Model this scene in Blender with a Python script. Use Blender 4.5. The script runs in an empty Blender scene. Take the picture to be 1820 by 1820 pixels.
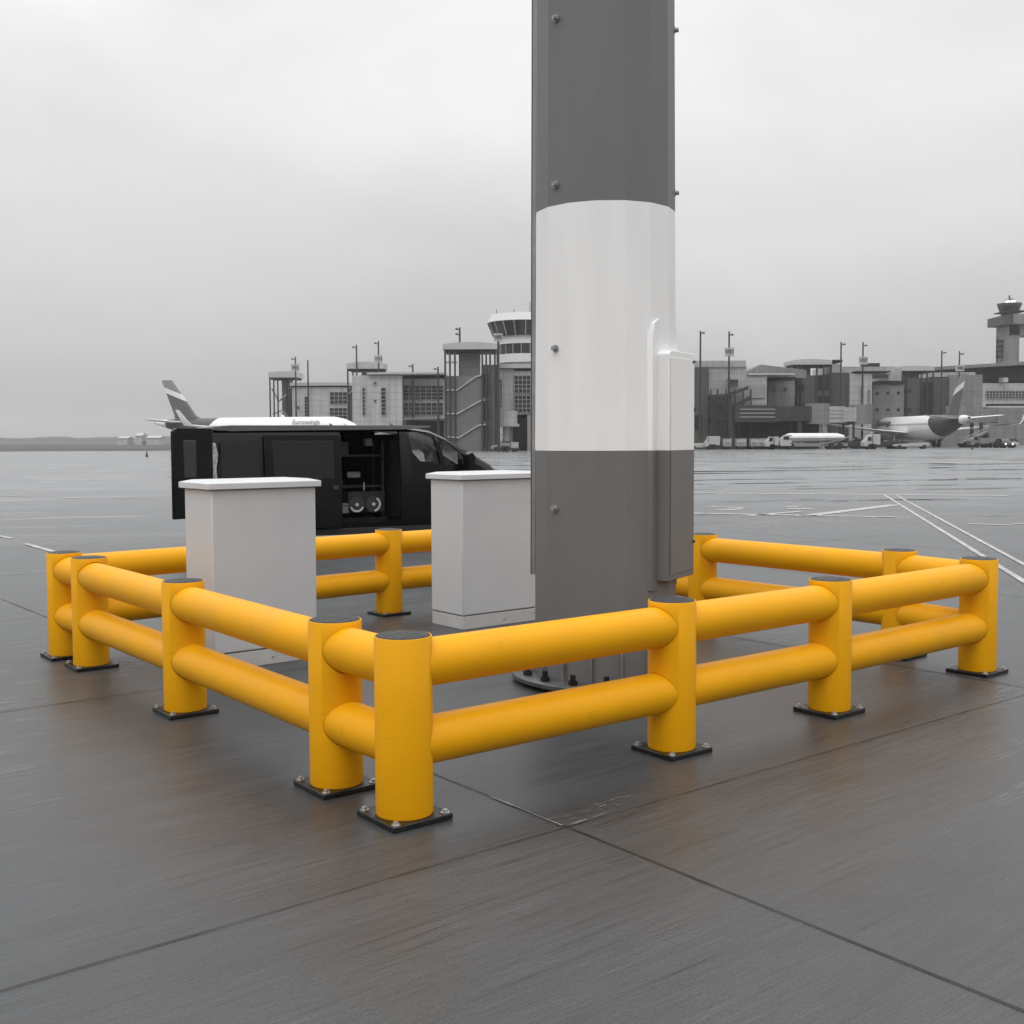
import bpy, bmesh, math, random
from mathutils import Vector, Matrix, noise
random.seed(7)
R = math.radians
S = bpy.context.scene
COL = S.collection

# ------------------------------------------------------------------ camera
HC = 1.65
F, PITCH, ROLL, CY = 2000.0, 0.053952, 0.004321, 889.27     # in pixels of a 1820 px wide picture
cd = bpy.data.cameras.new('Camera'); cam = bpy.data.objects.new('Camera', cd); COL.objects.link(cam)
cam.location = (0, 0, HC)
cam.matrix_world = Matrix.Translation((0, 0, HC)) @ Matrix.Rotation(math.pi/2 - PITCH, 4, 'X') @ Matrix.Rotation(-ROLL, 4, 'Z')
cd.sensor_width = 36; cd.sensor_fit = 'HORIZONTAL'; cd.lens = F/1820*36
cd.shift_y = -(910-CY)/1820
cd.clip_start = 0.05; cd.clip_end = 8000
S.camera = cam

# ------------------------------------------------------------------ world (overcast) and sun
W = bpy.data.worlds.new('World'); S.world = W; W.use_nodes = True
nt = W.node_tree; nt.nodes.clear()
def N(t, **k):
    n = nt.nodes.new(t)
    for a, b in k.items(): setattr(n, a, b)
    return n
L = lambda a, b: nt.links.new(a, b)
SUN_EL, SUN_ROT = R(48), R(205)
sky = N('ShaderNodeTexSky', sky_type='NISHITA', sun_disc=False); sky.sun_elevation = SUN_EL; sky.sun_rotation = SUN_ROT
bw = N('ShaderNodeRGBToBW'); L(sky.outputs[0], bw.inputs[0])
sk = N('ShaderNodeMath', operation='MULTIPLY'); L(bw.outputs[0], sk.inputs[0]); sk.inputs[1].default_value = 0.06
tc = N('ShaderNodeTexCoord'); sep = N('ShaderNodeSeparateXYZ'); L(tc.outputs['Generated'], sep.inputs[0])
ramp = N('ShaderNodeValToRGB'); L(sep.outputs[2], ramp.inputs[0])
el = ramp.color_ramp.elements
el[0].position = 0.0; el[0].color = (.27,.27,.27,1); el[1].position = 1.0; el[1].color = (1,1,1,1)
for p_, v_ in ((.03,.315),(.08,.425),(.16,.55),(.26,.65),(.36,.74),(.55,.90)):
    e_ = el.new(p_); e_.color = (v_,v_,v_,1)
gain = N('ShaderNodeMapRange'); L(sep.outputs[2], gain.inputs[0])       # brighter towards the zenith, as an overcast sky is
gain.inputs[1].default_value = .42; gain.inputs[2].default_value = 1.0; gain.inputs[3].default_value = 1.0; gain.inputs[4].default_value = 1.75
mp = N('ShaderNodeMapping'); L(tc.outputs['Generated'], mp.inputs[0]); mp.inputs['Scale'].default_value = (1.0,1.0,2.2); mp.inputs['Location'].default_value=(3.1,.4,.2)
n1 = N('ShaderNodeTexNoise'); L(mp.outputs[0], n1.inputs[0]); n1.inputs['Scale'].default_value = 2.3; n1.inputs['Detail'].default_value = 5; n1.inputs['Roughness'].default_value = .48
n1.inputs['Distortion'].default_value = .35
mr = N('ShaderNodeMapRange'); L(n1.outputs[0], mr.inputs[0]); mr.inputs[1].default_value = .3; mr.inputs[2].default_value = .7; mr.inputs[3].default_value = .86; mr.inputs[4].default_value = 1.13
m1 = N('ShaderNodeMath', operation='MULTIPLY'); L(ramp.outputs[0], m1.inputs[0]); L(mr.outputs[0], m1.inputs[1])
m2 = N('ShaderNodeMath', operation='MULTIPLY'); L(m1.outputs[0], m2.inputs[0]); L(gain.outputs[0], m2.inputs[1])
mx = N('ShaderNodeMath', operation='MULTIPLY'); L(m2.outputs[0], mx.inputs[0]); mx.inputs[1].default_value = 1.23
ad = N('ShaderNodeMath', operation='MULTIPLY_ADD'); L(sk.outputs[0], ad.inputs[0]); ad.inputs[1].default_value = .10; L(mx.outputs[0], ad.inputs[2])
bg = N('ShaderNodeBackground'); L(ad.outputs[0], bg.inputs[0]); bg.inputs[1].default_value = 1.0
wo = N('ShaderNodeOutputWorld'); L(bg.outputs[0], wo.inputs[0])
sd = bpy.data.lights.new('Sun', 'SUN'); sd.energy = 0.5; sd.angle = R(25); sd.color = (1, 1, 1)
sun = bpy.data.objects.new('Sun', sd); COL.objects.link(sun)
_d = Vector((math.sin(SUN_ROT)*math.cos(SUN_EL), math.cos(SUN_ROT)*math.cos(SUN_EL), math.sin(SUN_EL)))
sun.rotation_euler = _d.to_track_quat('Z', 'Y').to_euler(); sun.location = (0, 0, 50)
S.view_settings.view_transform = 'Standard'; S.view_settings.look = 'None'
S.view_settings.exposure = 0; S.view_settings.gamma = 1; S.view_settings.use_curve_mapping = False
S.render.engine = 'CYCLES'
S.render.resolution_x = 1024; S.render.resolution_y = 1024

# ------------------------------------------------------------------ picture point -> place
_cp, _sp, _cr, _sr = math.cos(PITCH), math.sin(PITCH), math.cos(ROLL), math.sin(ROLL)
def ray(px, py):
    a = (px-910)/F; b = (CY-py)/F
    X = _cr*a+_sr*b; U = -_sr*a+_cr*b
    return Vector((X, _cp+U*_sp, U*_cp-_sp))
def atz(px, py, z=0):
    d = ray(px, py); return Vector((0,0,HC)) + d*((z-HC)/d.z)
def atY(px, py, Y):
    d = ray(px, py); return Vector((0,0,HC)) + d*(Y/d.y)
class Plane:
    """upright plane through P0 along unit dir; maps picture points to (s, z)"""
    def __init__(s, P0, ang):
        s.P = Vector((P0[0], P0[1], 0)); s.d = Vector((math.cos(ang), math.sin(ang), 0))
        n = Vector((s.d.y, -s.d.x, 0)); s.n = n if n.dot(-s.P) > 0 else -n; s.ang = ang
    def sz(s, px, py):
        d = ray(px, py); o = Vector((0,0,HC)); t = (s.P-o).dot(s.n)/d.dot(s.n); q = o+d*t
        return (q-s.P).dot(s.d), q.z
    def pt(s, u, off, z): return s.P + s.d*u + s.n*off + Vector((0,0,z))

# ------------------------------------------------------------------ materials
def g(v): return (v, v, v, 1)
def pmat(name, col, rough=.5, metal=0, var=.12, scale=3, rvar=.1, bump=0, bscale=40, spec=.5, stretch=(1,1,1), coat=0, coords='Object'):
    m = bpy.data.materials.new(name); m.use_nodes = True; t = m.node_tree; b = t.nodes['Principled BSDF']
    if not isinstance(col, tuple): col = g(col)
    if len(col) == 3: col = (*col, 1)
    tcn = t.nodes.new('ShaderNodeTexCoord'); mpn = t.nodes.new('ShaderNodeMapping'); mpn.inputs['Scale'].default_value = stretch
    t.links.new(tcn.outputs[coords], mpn.inputs[0])
    nn = t.nodes.new('ShaderNodeTexNoise'); nn.inputs['Scale'].default_value = scale; nn.inputs['Detail'].default_value = 6
    t.links.new(mpn.outputs[0], nn.inputs[0])
    a = t.nodes.new('ShaderNodeMapRange'); a.inputs[1].default_value = .25; a.inputs[2].default_value = .75; a.inputs[3].default_value = 1-var; a.inputs[4].default_value = 1+var
    t.links.new(nn.outputs[0], a.inputs[0])
    vm = t.nodes.new('ShaderNodeVectorMath'); vm.operation = 'SCALE'; vm.inputs[0].default_value = col[:3]; t.links.new(a.outputs[0], vm.inputs['Scale'])
    t.links.new(vm.outputs[0], b.inputs['Base Color'])
    r = t.nodes.new('ShaderNodeMapRange'); r.inputs[1].default_value = .3; r.inputs[2].default_value = .7; r.inputs[3].default_value = max(.03, rough-rvar); r.inputs[4].default_value = min(1, rough+rvar)
    t.links.new(nn.outputs[0], r.inputs[0]); t.links.new(r.outputs[0], b.inputs['Roughness'])
    b.inputs['Metallic'].default_value = metal; b.inputs['Specular IOR Level'].default_value = spec
    b.inputs['Coat Weight'].default_value = coat
    if bump:
        n2 = t.nodes.new('ShaderNodeTexNoise'); n2.inputs['Scale'].default_value = bscale; n2.inputs['Detail'].default_value = 4
        t.links.new(mpn.outputs[0], n2.inputs[0])
        bp = t.nodes.new('ShaderNodeBump'); bp.inputs['Strength'].default_value = bump; bp.inputs['Distance'].default_value = .01
        t.links.new(n2.outputs[0], bp.inputs['Height']); t.links.new(bp.outputs[0], b.inputs['Normal'])
    return m
def glass(name, tint=.35, gl=.25):
    m = bpy.data.materials.new(name); m.use_nodes = True; t = m.node_tree; t.nodes.clear()
    o = t.nodes.new('ShaderNodeOutputMaterial'); tr = t.nodes.new('ShaderNodeBsdfTransparent'); tr.inputs[0].default_value = g(tint)
    gs = t.nodes.new('ShaderNodeBsdfGlossy'); gs.inputs['Roughness'].default_value = .03; gs.inputs[0].default_value = g(.9)
    fr = t.nodes.new('ShaderNodeFresnel'); fr.inputs[0].default_value = 1.5
    mm = t.nodes.new('ShaderNodeMath'); mm.operation = 'MULTIPLY'; mm.inputs[1].default_value = gl*4; t.links.new(fr.outputs[0], mm.inputs[0])
    mi = t.nodes.new('ShaderNodeMixShader'); t.links.new(mm.outputs[0], mi.inputs[0]); t.links.new(tr.outputs[0], mi.inputs[1]); t.links.new(gs.outputs[0], mi.inputs[2]); t.links.new(mi.outputs[0], o.inputs[0])
    return m
M = {}
M['yellow'] = pmat('yellow_plastic', (.79,.362,.0015), .44, var=.06, scale=2.6, rvar=.10, bump=.05, bscale=220, spec=.20)
def scuffs(m):      # small rubbed marks and dirt specks
    t = m.node_tree; b = t.nodes['Principled BSDF']; src = b.inputs['Base Color'].links[0].from_socket
    tcn = t.nodes.new('ShaderNodeTexCoord'); out_ = src
    for sc, st_, lo, hi, f in ((7,(1,1,2.2),.62,.70,.90),(38,(1,1,1),.69,.74,.75),(16,(1,1,.25),.66,.72,.92)):
        mpn = t.nodes.new('ShaderNodeMapping'); mpn.inputs['Scale'].default_value = st_; t.links.new(tcn.outputs['Object'], mpn.inputs[0])
        n_ = t.nodes.new('ShaderNodeTexNoise'); n_.inputs['Scale'].default_value = sc; n_.inputs['Detail'].default_value = 7; n_.inputs['Roughness'].default_value = .62; t.links.new(mpn.outputs[0], n_.inputs[0])
        r_ = t.nodes.new('ShaderNodeMapRange'); r_.inputs[1].default_value = lo; r_.inputs[2].default_value = hi; r_.inputs[3].default_value = 1; r_.inputs[4].default_value = f; t.links.new(n_.outputs[0], r_.inputs[0])
        v_ = t.nodes.new('ShaderNodeVectorMath'); v_.operation = 'SCALE'; t.links.new(out_, v_.inputs[0]); t.links.new(r_.outputs[0], v_.inputs['Scale']); out_ = v_.outputs[0]
    t.links.new(out_, b.inputs['Base Color'])
scuffs(M['yellow'])
M['cap'] = pmat('black_rubber_cap', .022, .48, var=.8, scale=45, rvar=.35, bump=1.0, bscale=110)
M['black_metal'] = pmat('black_steel', .006, .38, var=.3, scale=20, rvar=.15, bump=.1)
M['zinc'] = pmat('zinc_bolt', .55, .33, metal=.9, var=.2, scale=40)
M['white_paint'] = pmat('white_paint', .74, .45, var=.04, scale=5)
M['lid'] = pmat('cabinet_lid_paint', (.60,.605,.62), .4, var=.05, scale=4, bump=.05, bscale=60)
M['cabinet'] = pmat('cabinet_grey_plastic', (.54,.548,.56), .38, var=.035, scale=3, rvar=.08, bump=.05, bscale=90)
M['plinth'] = pmat('cabinet_plinth_grey', .50, .5, var=.08, scale=8, bump=.05)
M['seal'] = pmat('dark_seal', .03, .6)
M['galv'] = pmat('galvanised_steel', .30, .45, metal=.4, var=.15, scale=12)
M['flange'] = pmat('dark_painted_steel', .07, .35, var=.25, scale=8, rvar=.15)
M['van_black'] = pmat('van_black_paint', .003, .09, var=.2, scale=2, rvar=.03, spec=.24)
M['van_roof'] = pmat('van_highlight_and_track_grey', .045, .3)  # grey of the painted roof highlight and of the door track
M['van_int'] = pmat('van_interior_black', .006, .8, spec=.2)
M['rubber'] = pmat('tyre_rubber', .012, .7)
M['rim'] = pmat('wheel_rim', .25, .35, metal=.6)
M['van_dark_glass'] = pmat('van_dark_glass', .006, .06, var=.1, scale=2, rvar=.02, spec=.35)
M['van_glass'] = glass('van_window_glass', .86, .12)
M['dark_gear'] = pmat('dark_equipment', .03, .5, var=.4, scale=15)
M['mid_gear'] = pmat('grey_equipment', .17, .5, var=.3, scale=15)
M['light_gear'] = pmat('pale_equipment', .55, .45, var=.2, scale=15)
def bmat(n, v, var=.10, scale=.35, rough=.75):
    m = pmat(n, v, rough, var=var, scale=scale, rvar=.1, coords='Object')
    if 'cladding' in n:      # cladding panel joints and faint rain streaks
        t = m.node_tree; b = t.nodes['Principled BSDF']; src = b.inputs['Base Color'].links[0].from_socket
        tcn = t.nodes.new('ShaderNodeTexCoord'); mpn = t.nodes.new('ShaderNodeMapping'); mpn.inputs['Rotation'].default_value = (R(90),0,0); t.links.new(tcn.outputs['Object'], mpn.inputs[0])
        br = t.nodes.new('ShaderNodeTexBrick'); br.offset = 0; br.inputs['Scale'].default_value = 1; br.inputs['Brick Width'].default_value = 2.4; br.inputs['Row Height'].default_value = 1.2; br.inputs['Mortar Size'].default_value = .035
        br.inputs['Color1'].default_value = g(.93); br.inputs['Color2'].default_value = g(1.04); br.inputs['Mortar'].default_value = g(.62); t.links.new(mpn.outputs[0], br.inputs[0])
        m2_ = t.nodes.new('ShaderNodeMapping'); m2_.inputs['Scale'].default_value = (1.6,1.6,.08); t.links.new(tcn.outputs['Object'], m2_.inputs[0])
        ns = t.nodes.new('ShaderNodeTexNoise'); ns.inputs['Scale'].default_value = 1; ns.inputs['Detail'].default_value = 5; t.links.new(m2_.outputs[0], ns.inputs[0])
        r_ = t.nodes.new('ShaderNodeMapRange'); r_.inputs[1].default_value = .35; r_.inputs[2].default_value = .65; r_.inputs[3].default_value = .84; r_.inputs[4].default_value = 1.08; t.links.new(ns.outputs[0], r_.inputs[0])
        v1 = t.nodes.new('ShaderNodeVectorMath'); v1.operation = 'MULTIPLY'; t.links.new(src, v1.inputs[0]); t.links.new(br.outputs[0], v1.inputs[1])
        v2 = t.nodes.new('ShaderNodeVectorMath'); v2.operation = 'SCALE'; t.links.new(v1.outputs[0], v2.inputs[0]); t.links.new(r_.outputs[0], v2.inputs['Scale']); t.links.new(v2.outputs[0], b.inputs['Base Color'])
    return m
M['wall_l'] = bmat('terminal_cladding_light', .44)
M['wall_r'] = bmat('terminal_cladding_grey', .38)
M['dark_bridge'] = bmat('dark_bridge_cladding', .035)
M['mesh_l'] = bmat('stair_screen_grey', .14, .15)
M['wall_m'] = bmat('terminal_cladding_mid', .20)
M['wall_d'] = bmat('terminal_cladding_dark_and_shaded', .075)
M['roof_e'] = bmat('terminal_roof_edge', .42)
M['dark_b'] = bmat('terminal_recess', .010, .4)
M['frame_b'] = bmat('terminal_steel_frame', .035)
M['win_b'] = pmat('terminal_window_glass', .014, .2, var=.6, scale=.8, rvar=.1)
M['mull'] = bmat('window_mullion', .28)
M['mesh_b'] = bmat('stair_tower_mesh', .075, .15)
M['white_b'] = bmat('tower_white_panel', .62, .04)
M['plane_w'] = pmat('aircraft_white', .80, .35, var=.03, scale=.4)
M['plane_d'] = pmat('aircraft_dark_blue_grey', .05, .35, var=.1, scale=.4)
M['plane_g'] = pmat('aircraft_grey', .35, .4, var=.1, scale=.4)
M['veh_w'] = pmat('vehicle_white', .40, .4, var=.08, scale=.8)
M['tank_w'] = pmat('tanker_white', .66, .35, var=.08, scale=.8)
M['veh_d'] = pmat('vehicle_dark', .03, .5, var=.3, scale=.8)
M['veh_m'] = pmat('vehicle_grey', .2, .5, var=.2, scale=.8)
M['ink_soft'] = pmat('faded_lettering', .30, .5)
M['ink'] = pmat('dark_lettering', .03, .5)
M['mark'] = pmat('worn_white_marking', .38, .5, var=.55, scale=5, rvar=.15)
M['joint'] = pmat('joint_sealant', .008, .55, var=.5, scale=6)
M['joint_l'] = pmat('joint_spalled_edge', .22, .6, var=.6, scale=18)
def emis(name, v):
    m = bpy.data.materials.new(name); m.use_nodes = True; b = m.node_tree.nodes['Principled BSDF']
    b.inputs['Emission Color'].default_value = (1,1,1,1); b.inputs['Emission Strength'].default_value = v; return m
M['lamp'] = emis('lit_lamp', 1.6)

# mast paint: dark / white / dark bands by height, slight weathering
def mast_mat():
    m = bpy.data.materials.new('mast_band_paint'); m.use_nodes = True; t = m.node_tree; b = t.nodes['Principled BSDF']; nn = t.nodes.new
    tcn = nn('ShaderNodeTexCoord'); sx = nn('ShaderNodeSeparateXYZ'); t.links.new(tcn.outputs['Object'], sx.inputs[0])
    a = nn('ShaderNodeMath'); a.operation = 'GREATER_THAN'; a.inputs[1].default_value = 1.576; t.links.new(sx.outputs[2], a.inputs[0])
    c = nn('ShaderNodeMath'); c.operation = 'LESS_THAN'; c.inputs[1].default_value = 3.165; t.links.new(sx.outputs[2], c.inputs[0])
    k = nn('ShaderNodeMath'); k.operation = 'MULTIPLY'; t.links.new(a.outputs[0], k.inputs[0]); t.links.new(c.outputs[0], k.inputs[1])
    mpn = nn('ShaderNodeMapping'); mpn.inputs['Scale'].default_value = (3, 3, .5); t.links.new(tcn.outputs['Object'], mpn.inputs[0])
    no = nn('ShaderNodeTexNoise'); no.inputs['Scale'].default_value = 2; no.inputs['Detail'].default_value = 7; t.links.new(mpn.outputs[0], no.inputs[0])
    v = nn('ShaderNodeMapRange'); v.inputs[1].default_value = .3; v.inputs[2].default_value = .7; v.inputs[3].default_value = .96; v.inputs[4].default_value = 1.03; t.links.new(no.outputs[0], v.inputs[0])
    mi = nn('ShaderNodeMix'); mi.data_type = 'FLOAT'; t.links.new(k.outputs[0], mi.inputs[0]); mi.inputs[2].default_value = .148; mi.inputs[3].default_value = .82
    mu = nn('ShaderNodeMath'); mu.operation = 'MULTIPLY'; t.links.new(mi.outputs[0], mu.inputs[0]); t.links.new(v.outputs[0], mu.inputs[1])
    t.links.new(mu.outputs[0], b.inputs['Base Color']); b.inputs['Roughness'].default_value = .50; b.inputs['Specular IOR Level'].default_value = .4
    n2 = nn('ShaderNodeTexNoise'); n2.inputs['Scale'].default_value = 70; t.links.new(tcn.outputs['Object'], n2.inputs[0])
    bp = nn('ShaderNodeBump'); bp.inputs['Strength'].default_value = .06; bp.inputs['Distance'].default_value = .01; t.links.new(n2.outputs[0], bp.inputs['Height']); t.links.new(bp.outputs[0], b.inputs['Normal'])
    return m
M['mast'] = mast_mat()

E_ANG = R(38.5)
# wet brushed concrete
def ground_mat():
    m = bpy.data.materials.new('wet_brushed_concrete'); m.use_nodes = True; t = m.node_tree; b = t.nodes['Principled BSDF']; nn = t.nodes.new; lk = t.links.new
    geo = nn('ShaderNodeNewGeometry')
    def mapped(rot, sc, loc=(0,0,0)):
        r_ = nn('ShaderNodeMapping'); r_.inputs['Rotation'].default_value = (0,0,rot); lk(geo.outputs['Position'], r_.inputs[0])
        s_ = nn('ShaderNodeMapping'); s_.inputs['Scale'].default_value = sc; s_.inputs['Location'].default_value = loc; lk(r_.outputs[0], s_.inputs[0]); return s_
    def noi(src, scale, det=4, rough=.5):
        n_ = nn('ShaderNodeTexNoise'); n_.inputs['Scale'].default_value = scale; n_.inputs['Detail'].default_value = det; n_.inputs['Roughness'].default_value = rough; lk(src.outputs[0], n_.inputs[0]); return n_
    def rng(src, a, b_, c, d):
        n_ = nn('ShaderNodeMapRange'); n_.inputs[1].default_value = a; n_.inputs[2].default_value = b_; n_.inputs[3].default_value = c; n_.inputs[4].default_value = d; lk(src, n_.inputs[0]); return n_.outputs[0]
    def math_(op, a, b_):
        n_ = nn('ShaderNodeMath'); n_.operation = op
        for i, q in enumerate((a, b_)):
            if isinstance(q, (int, float)): n_.inputs[i].default_value = q
            else: lk(q, n_.inputs[i])
        return n_.outputs[0]
    st = mapped(-E_ANG-R(1.5), (1.3, 30, 1)); st2 = mapped(-E_ANG+R(1), (3.2, 105, 1), (5,3,0)); st3 = mapped(-E_ANG, (.42, 3.4, 1))
    big = mapped(0, (1,1,1))
    a1 = noi(st, 1.0, 5, .62); a2 = noi(st2, 1.0, 4, .6); a3 = noi(st3, 1.0, 5, .55); b1 = noi(big, .45, 5, .55); b2 = noi(big, .06, 4, .5)
    grain = noi(big, 95, 3, .7)
    c = math_('MULTIPLY', rng(a1.outputs[0], .3, .7, .84, 1.15), rng(a2.outputs[0], .3, .7, .78, 1.20))
    c = math_('MULTIPLY', c, rng(a3.outputs[0], .3, .7, .86, 1.13))
    c = math_('MULTIPLY', c, rng(b1.outputs[0], .3, .7, .68, 1.20))
    c = math_('MULTIPLY', c, rng(grain.outputs[0], .25, .75, .66, 1.34))
    # thin scratches: dark where the fine streak noise dips very low
    sc_ = rng(a1.outputs[0], .30, .38, .55, 1.0); c = math_('MULTIPLY', c, sc_)
    spk = noi(big, 7, 6, .75); c = math_('MULTIPLY', c, rng(spk.outputs[0], .66, .70, 1.0, .55))   # small oil and dirt spots
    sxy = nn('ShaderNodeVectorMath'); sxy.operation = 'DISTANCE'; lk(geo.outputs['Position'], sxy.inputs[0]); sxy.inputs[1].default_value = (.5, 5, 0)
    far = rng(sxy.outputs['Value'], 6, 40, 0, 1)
    c = math_('MULTIPLY', c, math_('MULTIPLY_ADD' if False else 'ADD', .060, math_('MULTIPLY', far, .14)))  # base colour lightens with distance, painting in the grazing sky sheen
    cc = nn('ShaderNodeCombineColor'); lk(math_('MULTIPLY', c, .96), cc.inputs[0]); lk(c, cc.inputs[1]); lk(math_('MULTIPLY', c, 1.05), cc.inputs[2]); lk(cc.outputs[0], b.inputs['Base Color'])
    wet = math_('MULTIPLY', rng(b1.outputs[0], .36, .62, 0, 1), rng(a3.outputs[0], .35, .65, .35, 1))
    pst = mapped(R(-12), (.08, .42, 1), (7,4,0)); pd = noi(pst, 1.0, 6, .62)        # shallow puddles, long in one direction
    pud = math_('MULTIPLY', rng(pd.outputs[0], .555, .575, 0, 1), rng(sxy.outputs['Value'], 14, 24, 0, 1))
    glint = math_('MULTIPLY', rng(a2.outputs[0], .56, .60, 0, 1), math_('MULTIPLY', rng(b1.outputs[0], .50, .56, 0, 1), rng(a3.outputs[0], .50, .54, 0, 1)))
    rr = rng(wet, 0, 1, .30, .47)
    rr = math_('MULTIPLY', rr, rng(math_('MAXIMUM', pud, glint), 0, 1, 1, .14)); rr2 = math_('ADD', rr, rng(a1.outputs[0], .3, .7, -.05, .06))
    lk(rr2, b.inputs['Roughness'])
    b.inputs['Specular IOR Level'].default_value = .46; b.inputs['Specular Tint'].default_value = (.90,.965,1.0,1)
    h = math_('ADD', math_('MULTIPLY', a1.outputs[0], .3), math_('MULTIPLY', a2.outputs[0], .5)); h = math_('ADD', h, math_('MULTIPLY', grain.outputs[0], .22))
    bp = nn('ShaderNodeBump'); bp.inputs['Distance'].default_value = .006; lk(h, bp.inputs['Height'])
    cdn = nn('ShaderNodeCameraData') if False else None
    lk(math_('MULTIPLY', rng(sxy.outputs['Value'], 5, 60, .45, .14), rng(pud, 0, 1, 1, .15)), bp.inputs['Strength'])
    lk(bp.outputs[0], b.inputs['Normal'])
    return m
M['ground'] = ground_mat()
M['grass'] = pmat('dull_grass', .10, .9, var=.3, scale=.02, rvar=.05, spec=.1)
M['trees'] = pmat('far_tree_mass', .045, .95, var=.3, scale=.05, rvar=.03, spec=.05)

# ------------------------------------------------------------------ mesh builder
class MB:
    def __init__(s): s.v = []; s.f = []; s.mi = []; s.cur = 0
    def add(s, vs, fs):
        o = len(s.v); s.v += [Vector(v) for v in vs]
        for f in fs: s.f.append([i+o for i in f]); s.mi.append(s.cur)
        return s
    def hexa(s, c):   # 8 corners: bottom 4 ccw, top 4 ccw
        return s.add(c, [(3,2,1,0),(4,5,6,7),(0,1,5,4),(1,2,6,5),(2,3,7,6),(3,0,4,7)])
    def box(s, x0, x1, y0, y1, z0, z1):
        return s.hexa([(x0,y0,z0),(x1,y0,z0),(x1,y1,z0),(x0,y1,z0),(x0,y0,z1),(x1,y0,z1),(x1,y1,z1),(x0,y1,z1)])
    def pbox(s, P, u0, u1, o0, o1, z0, z1):   # on an upright Plane
        u0, u1 = min(u0,u1), max(u0,u1); z0, z1 = min(z0,z1), max(z0,z1)
        return s.hexa([P.pt(u0,o1,z0),P.pt(u1,o1,z0),P.pt(u1,o0,z0),P.pt(u0,o0,z0),P.pt(u0,o1,z1),P.pt(u1,o1,z1),P.pt(u1,o0,z1),P.pt(u0,o0,z1)])
    def cyl(s, p0, p1, r0, r1=None, n=16, caps=True, ph=0):
        r1 = r0 if r1 is None else r1; p0 = Vector(p0); p1 = Vector(p1); a = (p1-p0).normalized()
        x = a.orthogonal().normalized() if abs(a.z) < .999 else Vector((1,0,0)); y = a.cross(x)
        vs = []
        for p, r in ((p0,r0),(p1,r1)):
            for i in range(n):
                t = 2*math.pi*i/n+ph; vs.append(p + x*math.cos(t)*r + y*math.sin(t)*r)
        fs = [(i,(i+1)%n,n+(i+1)%n,n+i) for i in range(n)]
        if caps: fs += [tuple(range(n-1,-1,-1)), tuple(range(n,2*n))]
        return s.add(vs, fs)
    def lathe(s, prof, c=(0,0,0), n=32, ph=0):   # prof: (r,z) bottom to top, closed ends at r=0 allowed
        vs = []; fs = []; c = Vector(c)
        for r, z in prof:
            for i in range(n):
                t = 2*math.pi*i/n+ph; vs.append(c+Vector((r*math.cos(t), r*math.sin(t), z)))
        for k in range(len(prof)-1):
            for i in range(n): j = (i+1)%n; fs.append((k*n+i, k*n+j, (k+1)*n+j, (k+1)*n+i))
        fs.append(tuple(range(n-1,-1,-1))); fs.append(tuple((len(prof)-1)*n+i for i in range(n)))
        return s.add(vs, fs)
    def loft(s, rings):   # closed rings of equal count
        n = len(rings[0]); vs = [v for r in rings for v in r]; fs = []
        for k in range(len(rings)-1):
            for i in range(n): j = (i+1)%n; fs.append((k*n+i, k*n+j, (k+1)*n+j, (k+1)*n+i))
        fs.append(tuple(range(n-1,-1,-1))); fs.append(tuple((len(rings)-1)*n+i for i in range(n)))
        return s.add(vs, fs)
    def build(s, name, mat, parent=None, world=False, bevel=0, smooth=40, mats=None, seg=2):
        me = bpy.data.meshes.new(name)
        vs = s.v
        if world and parent is not None:
            mi = rootmat(parent).inverted(); vs = [mi @ v for v in vs]
        me.from_pydata([tuple(v) for v in vs], [], s.f)
        for m in (mats or [mat]): me.materials.append(m)
        if mats: me.polygons.foreach_set('material_index', s.mi)
        bm = bmesh.new(); bm.from_mesh(me); bmesh.ops.recalc_face_normals(bm, faces=bm.faces); bm.to_mesh(me); bm.free()
        if smooth:
            me.polygons.foreach_set('use_smooth', [True]*len(me.polygons)); me.set_sharp_from_angle(angle=R(smooth))
        me.update()
        o = bpy.data.objects.new(name, me); COL.objects.link(o)
        if parent is not None: o.parent = parent
        if bevel:
            b = o.modifiers.new('Bevel', 'BEVEL'); b.width = bevel; b.segments = seg; b.limit_method = 'ANGLE'; b.angle_limit = R(40)
        return o
def rootmat(o):
    m = Matrix.Identity(4)
    while o is not None:
        m = Matrix.LocRotScale(o.location, o.rotation_euler, o.scale) @ m; o = o.parent
    return m
def tag(o, label=None, cat=None, group=None, kind=None):
    for k, v in (('label',label),('category',cat),('group',group),('kind',kind)):
        if v: o[k] = v
    return o
def thing(name, label, cat, loc=(0,0,0), rz=0, group=None):
    o = bpy.data.objects.new(name, None); COL.objects.link(o); o.location = loc; o.rotation_euler = (0,0,rz); o.empty_display_size = .2
    return tag(o, label, cat, group)
def struct(o): o['kind'] = 'structure'; return o
def text_mesh(body, size, mat, name, parent, mw, extrude=.01, bold=0):
    cu = bpy.data.curves.new('t', 'FONT'); cu.body = body; cu.size = size; cu.extrude = extrude; cu.align_x = 'CENTER'; cu.align_y = 'CENTER'; cu.offset = bold
    to = bpy.data.objects.new('t', cu); COL.objects.link(to)
    dg = bpy.context.evaluated_depsgraph_get(); me = bpy.data.meshes.new_from_object(to.evaluated_get(dg))
    bpy.data.objects.remove(to); me.transform(rootmat(parent).inverted() @ mw); me.materials.clear(); me.materials.append(mat); me.name = name
    o = bpy.data.objects.new(name, me); COL.objects.link(o); o.parent = parent; return o

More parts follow.
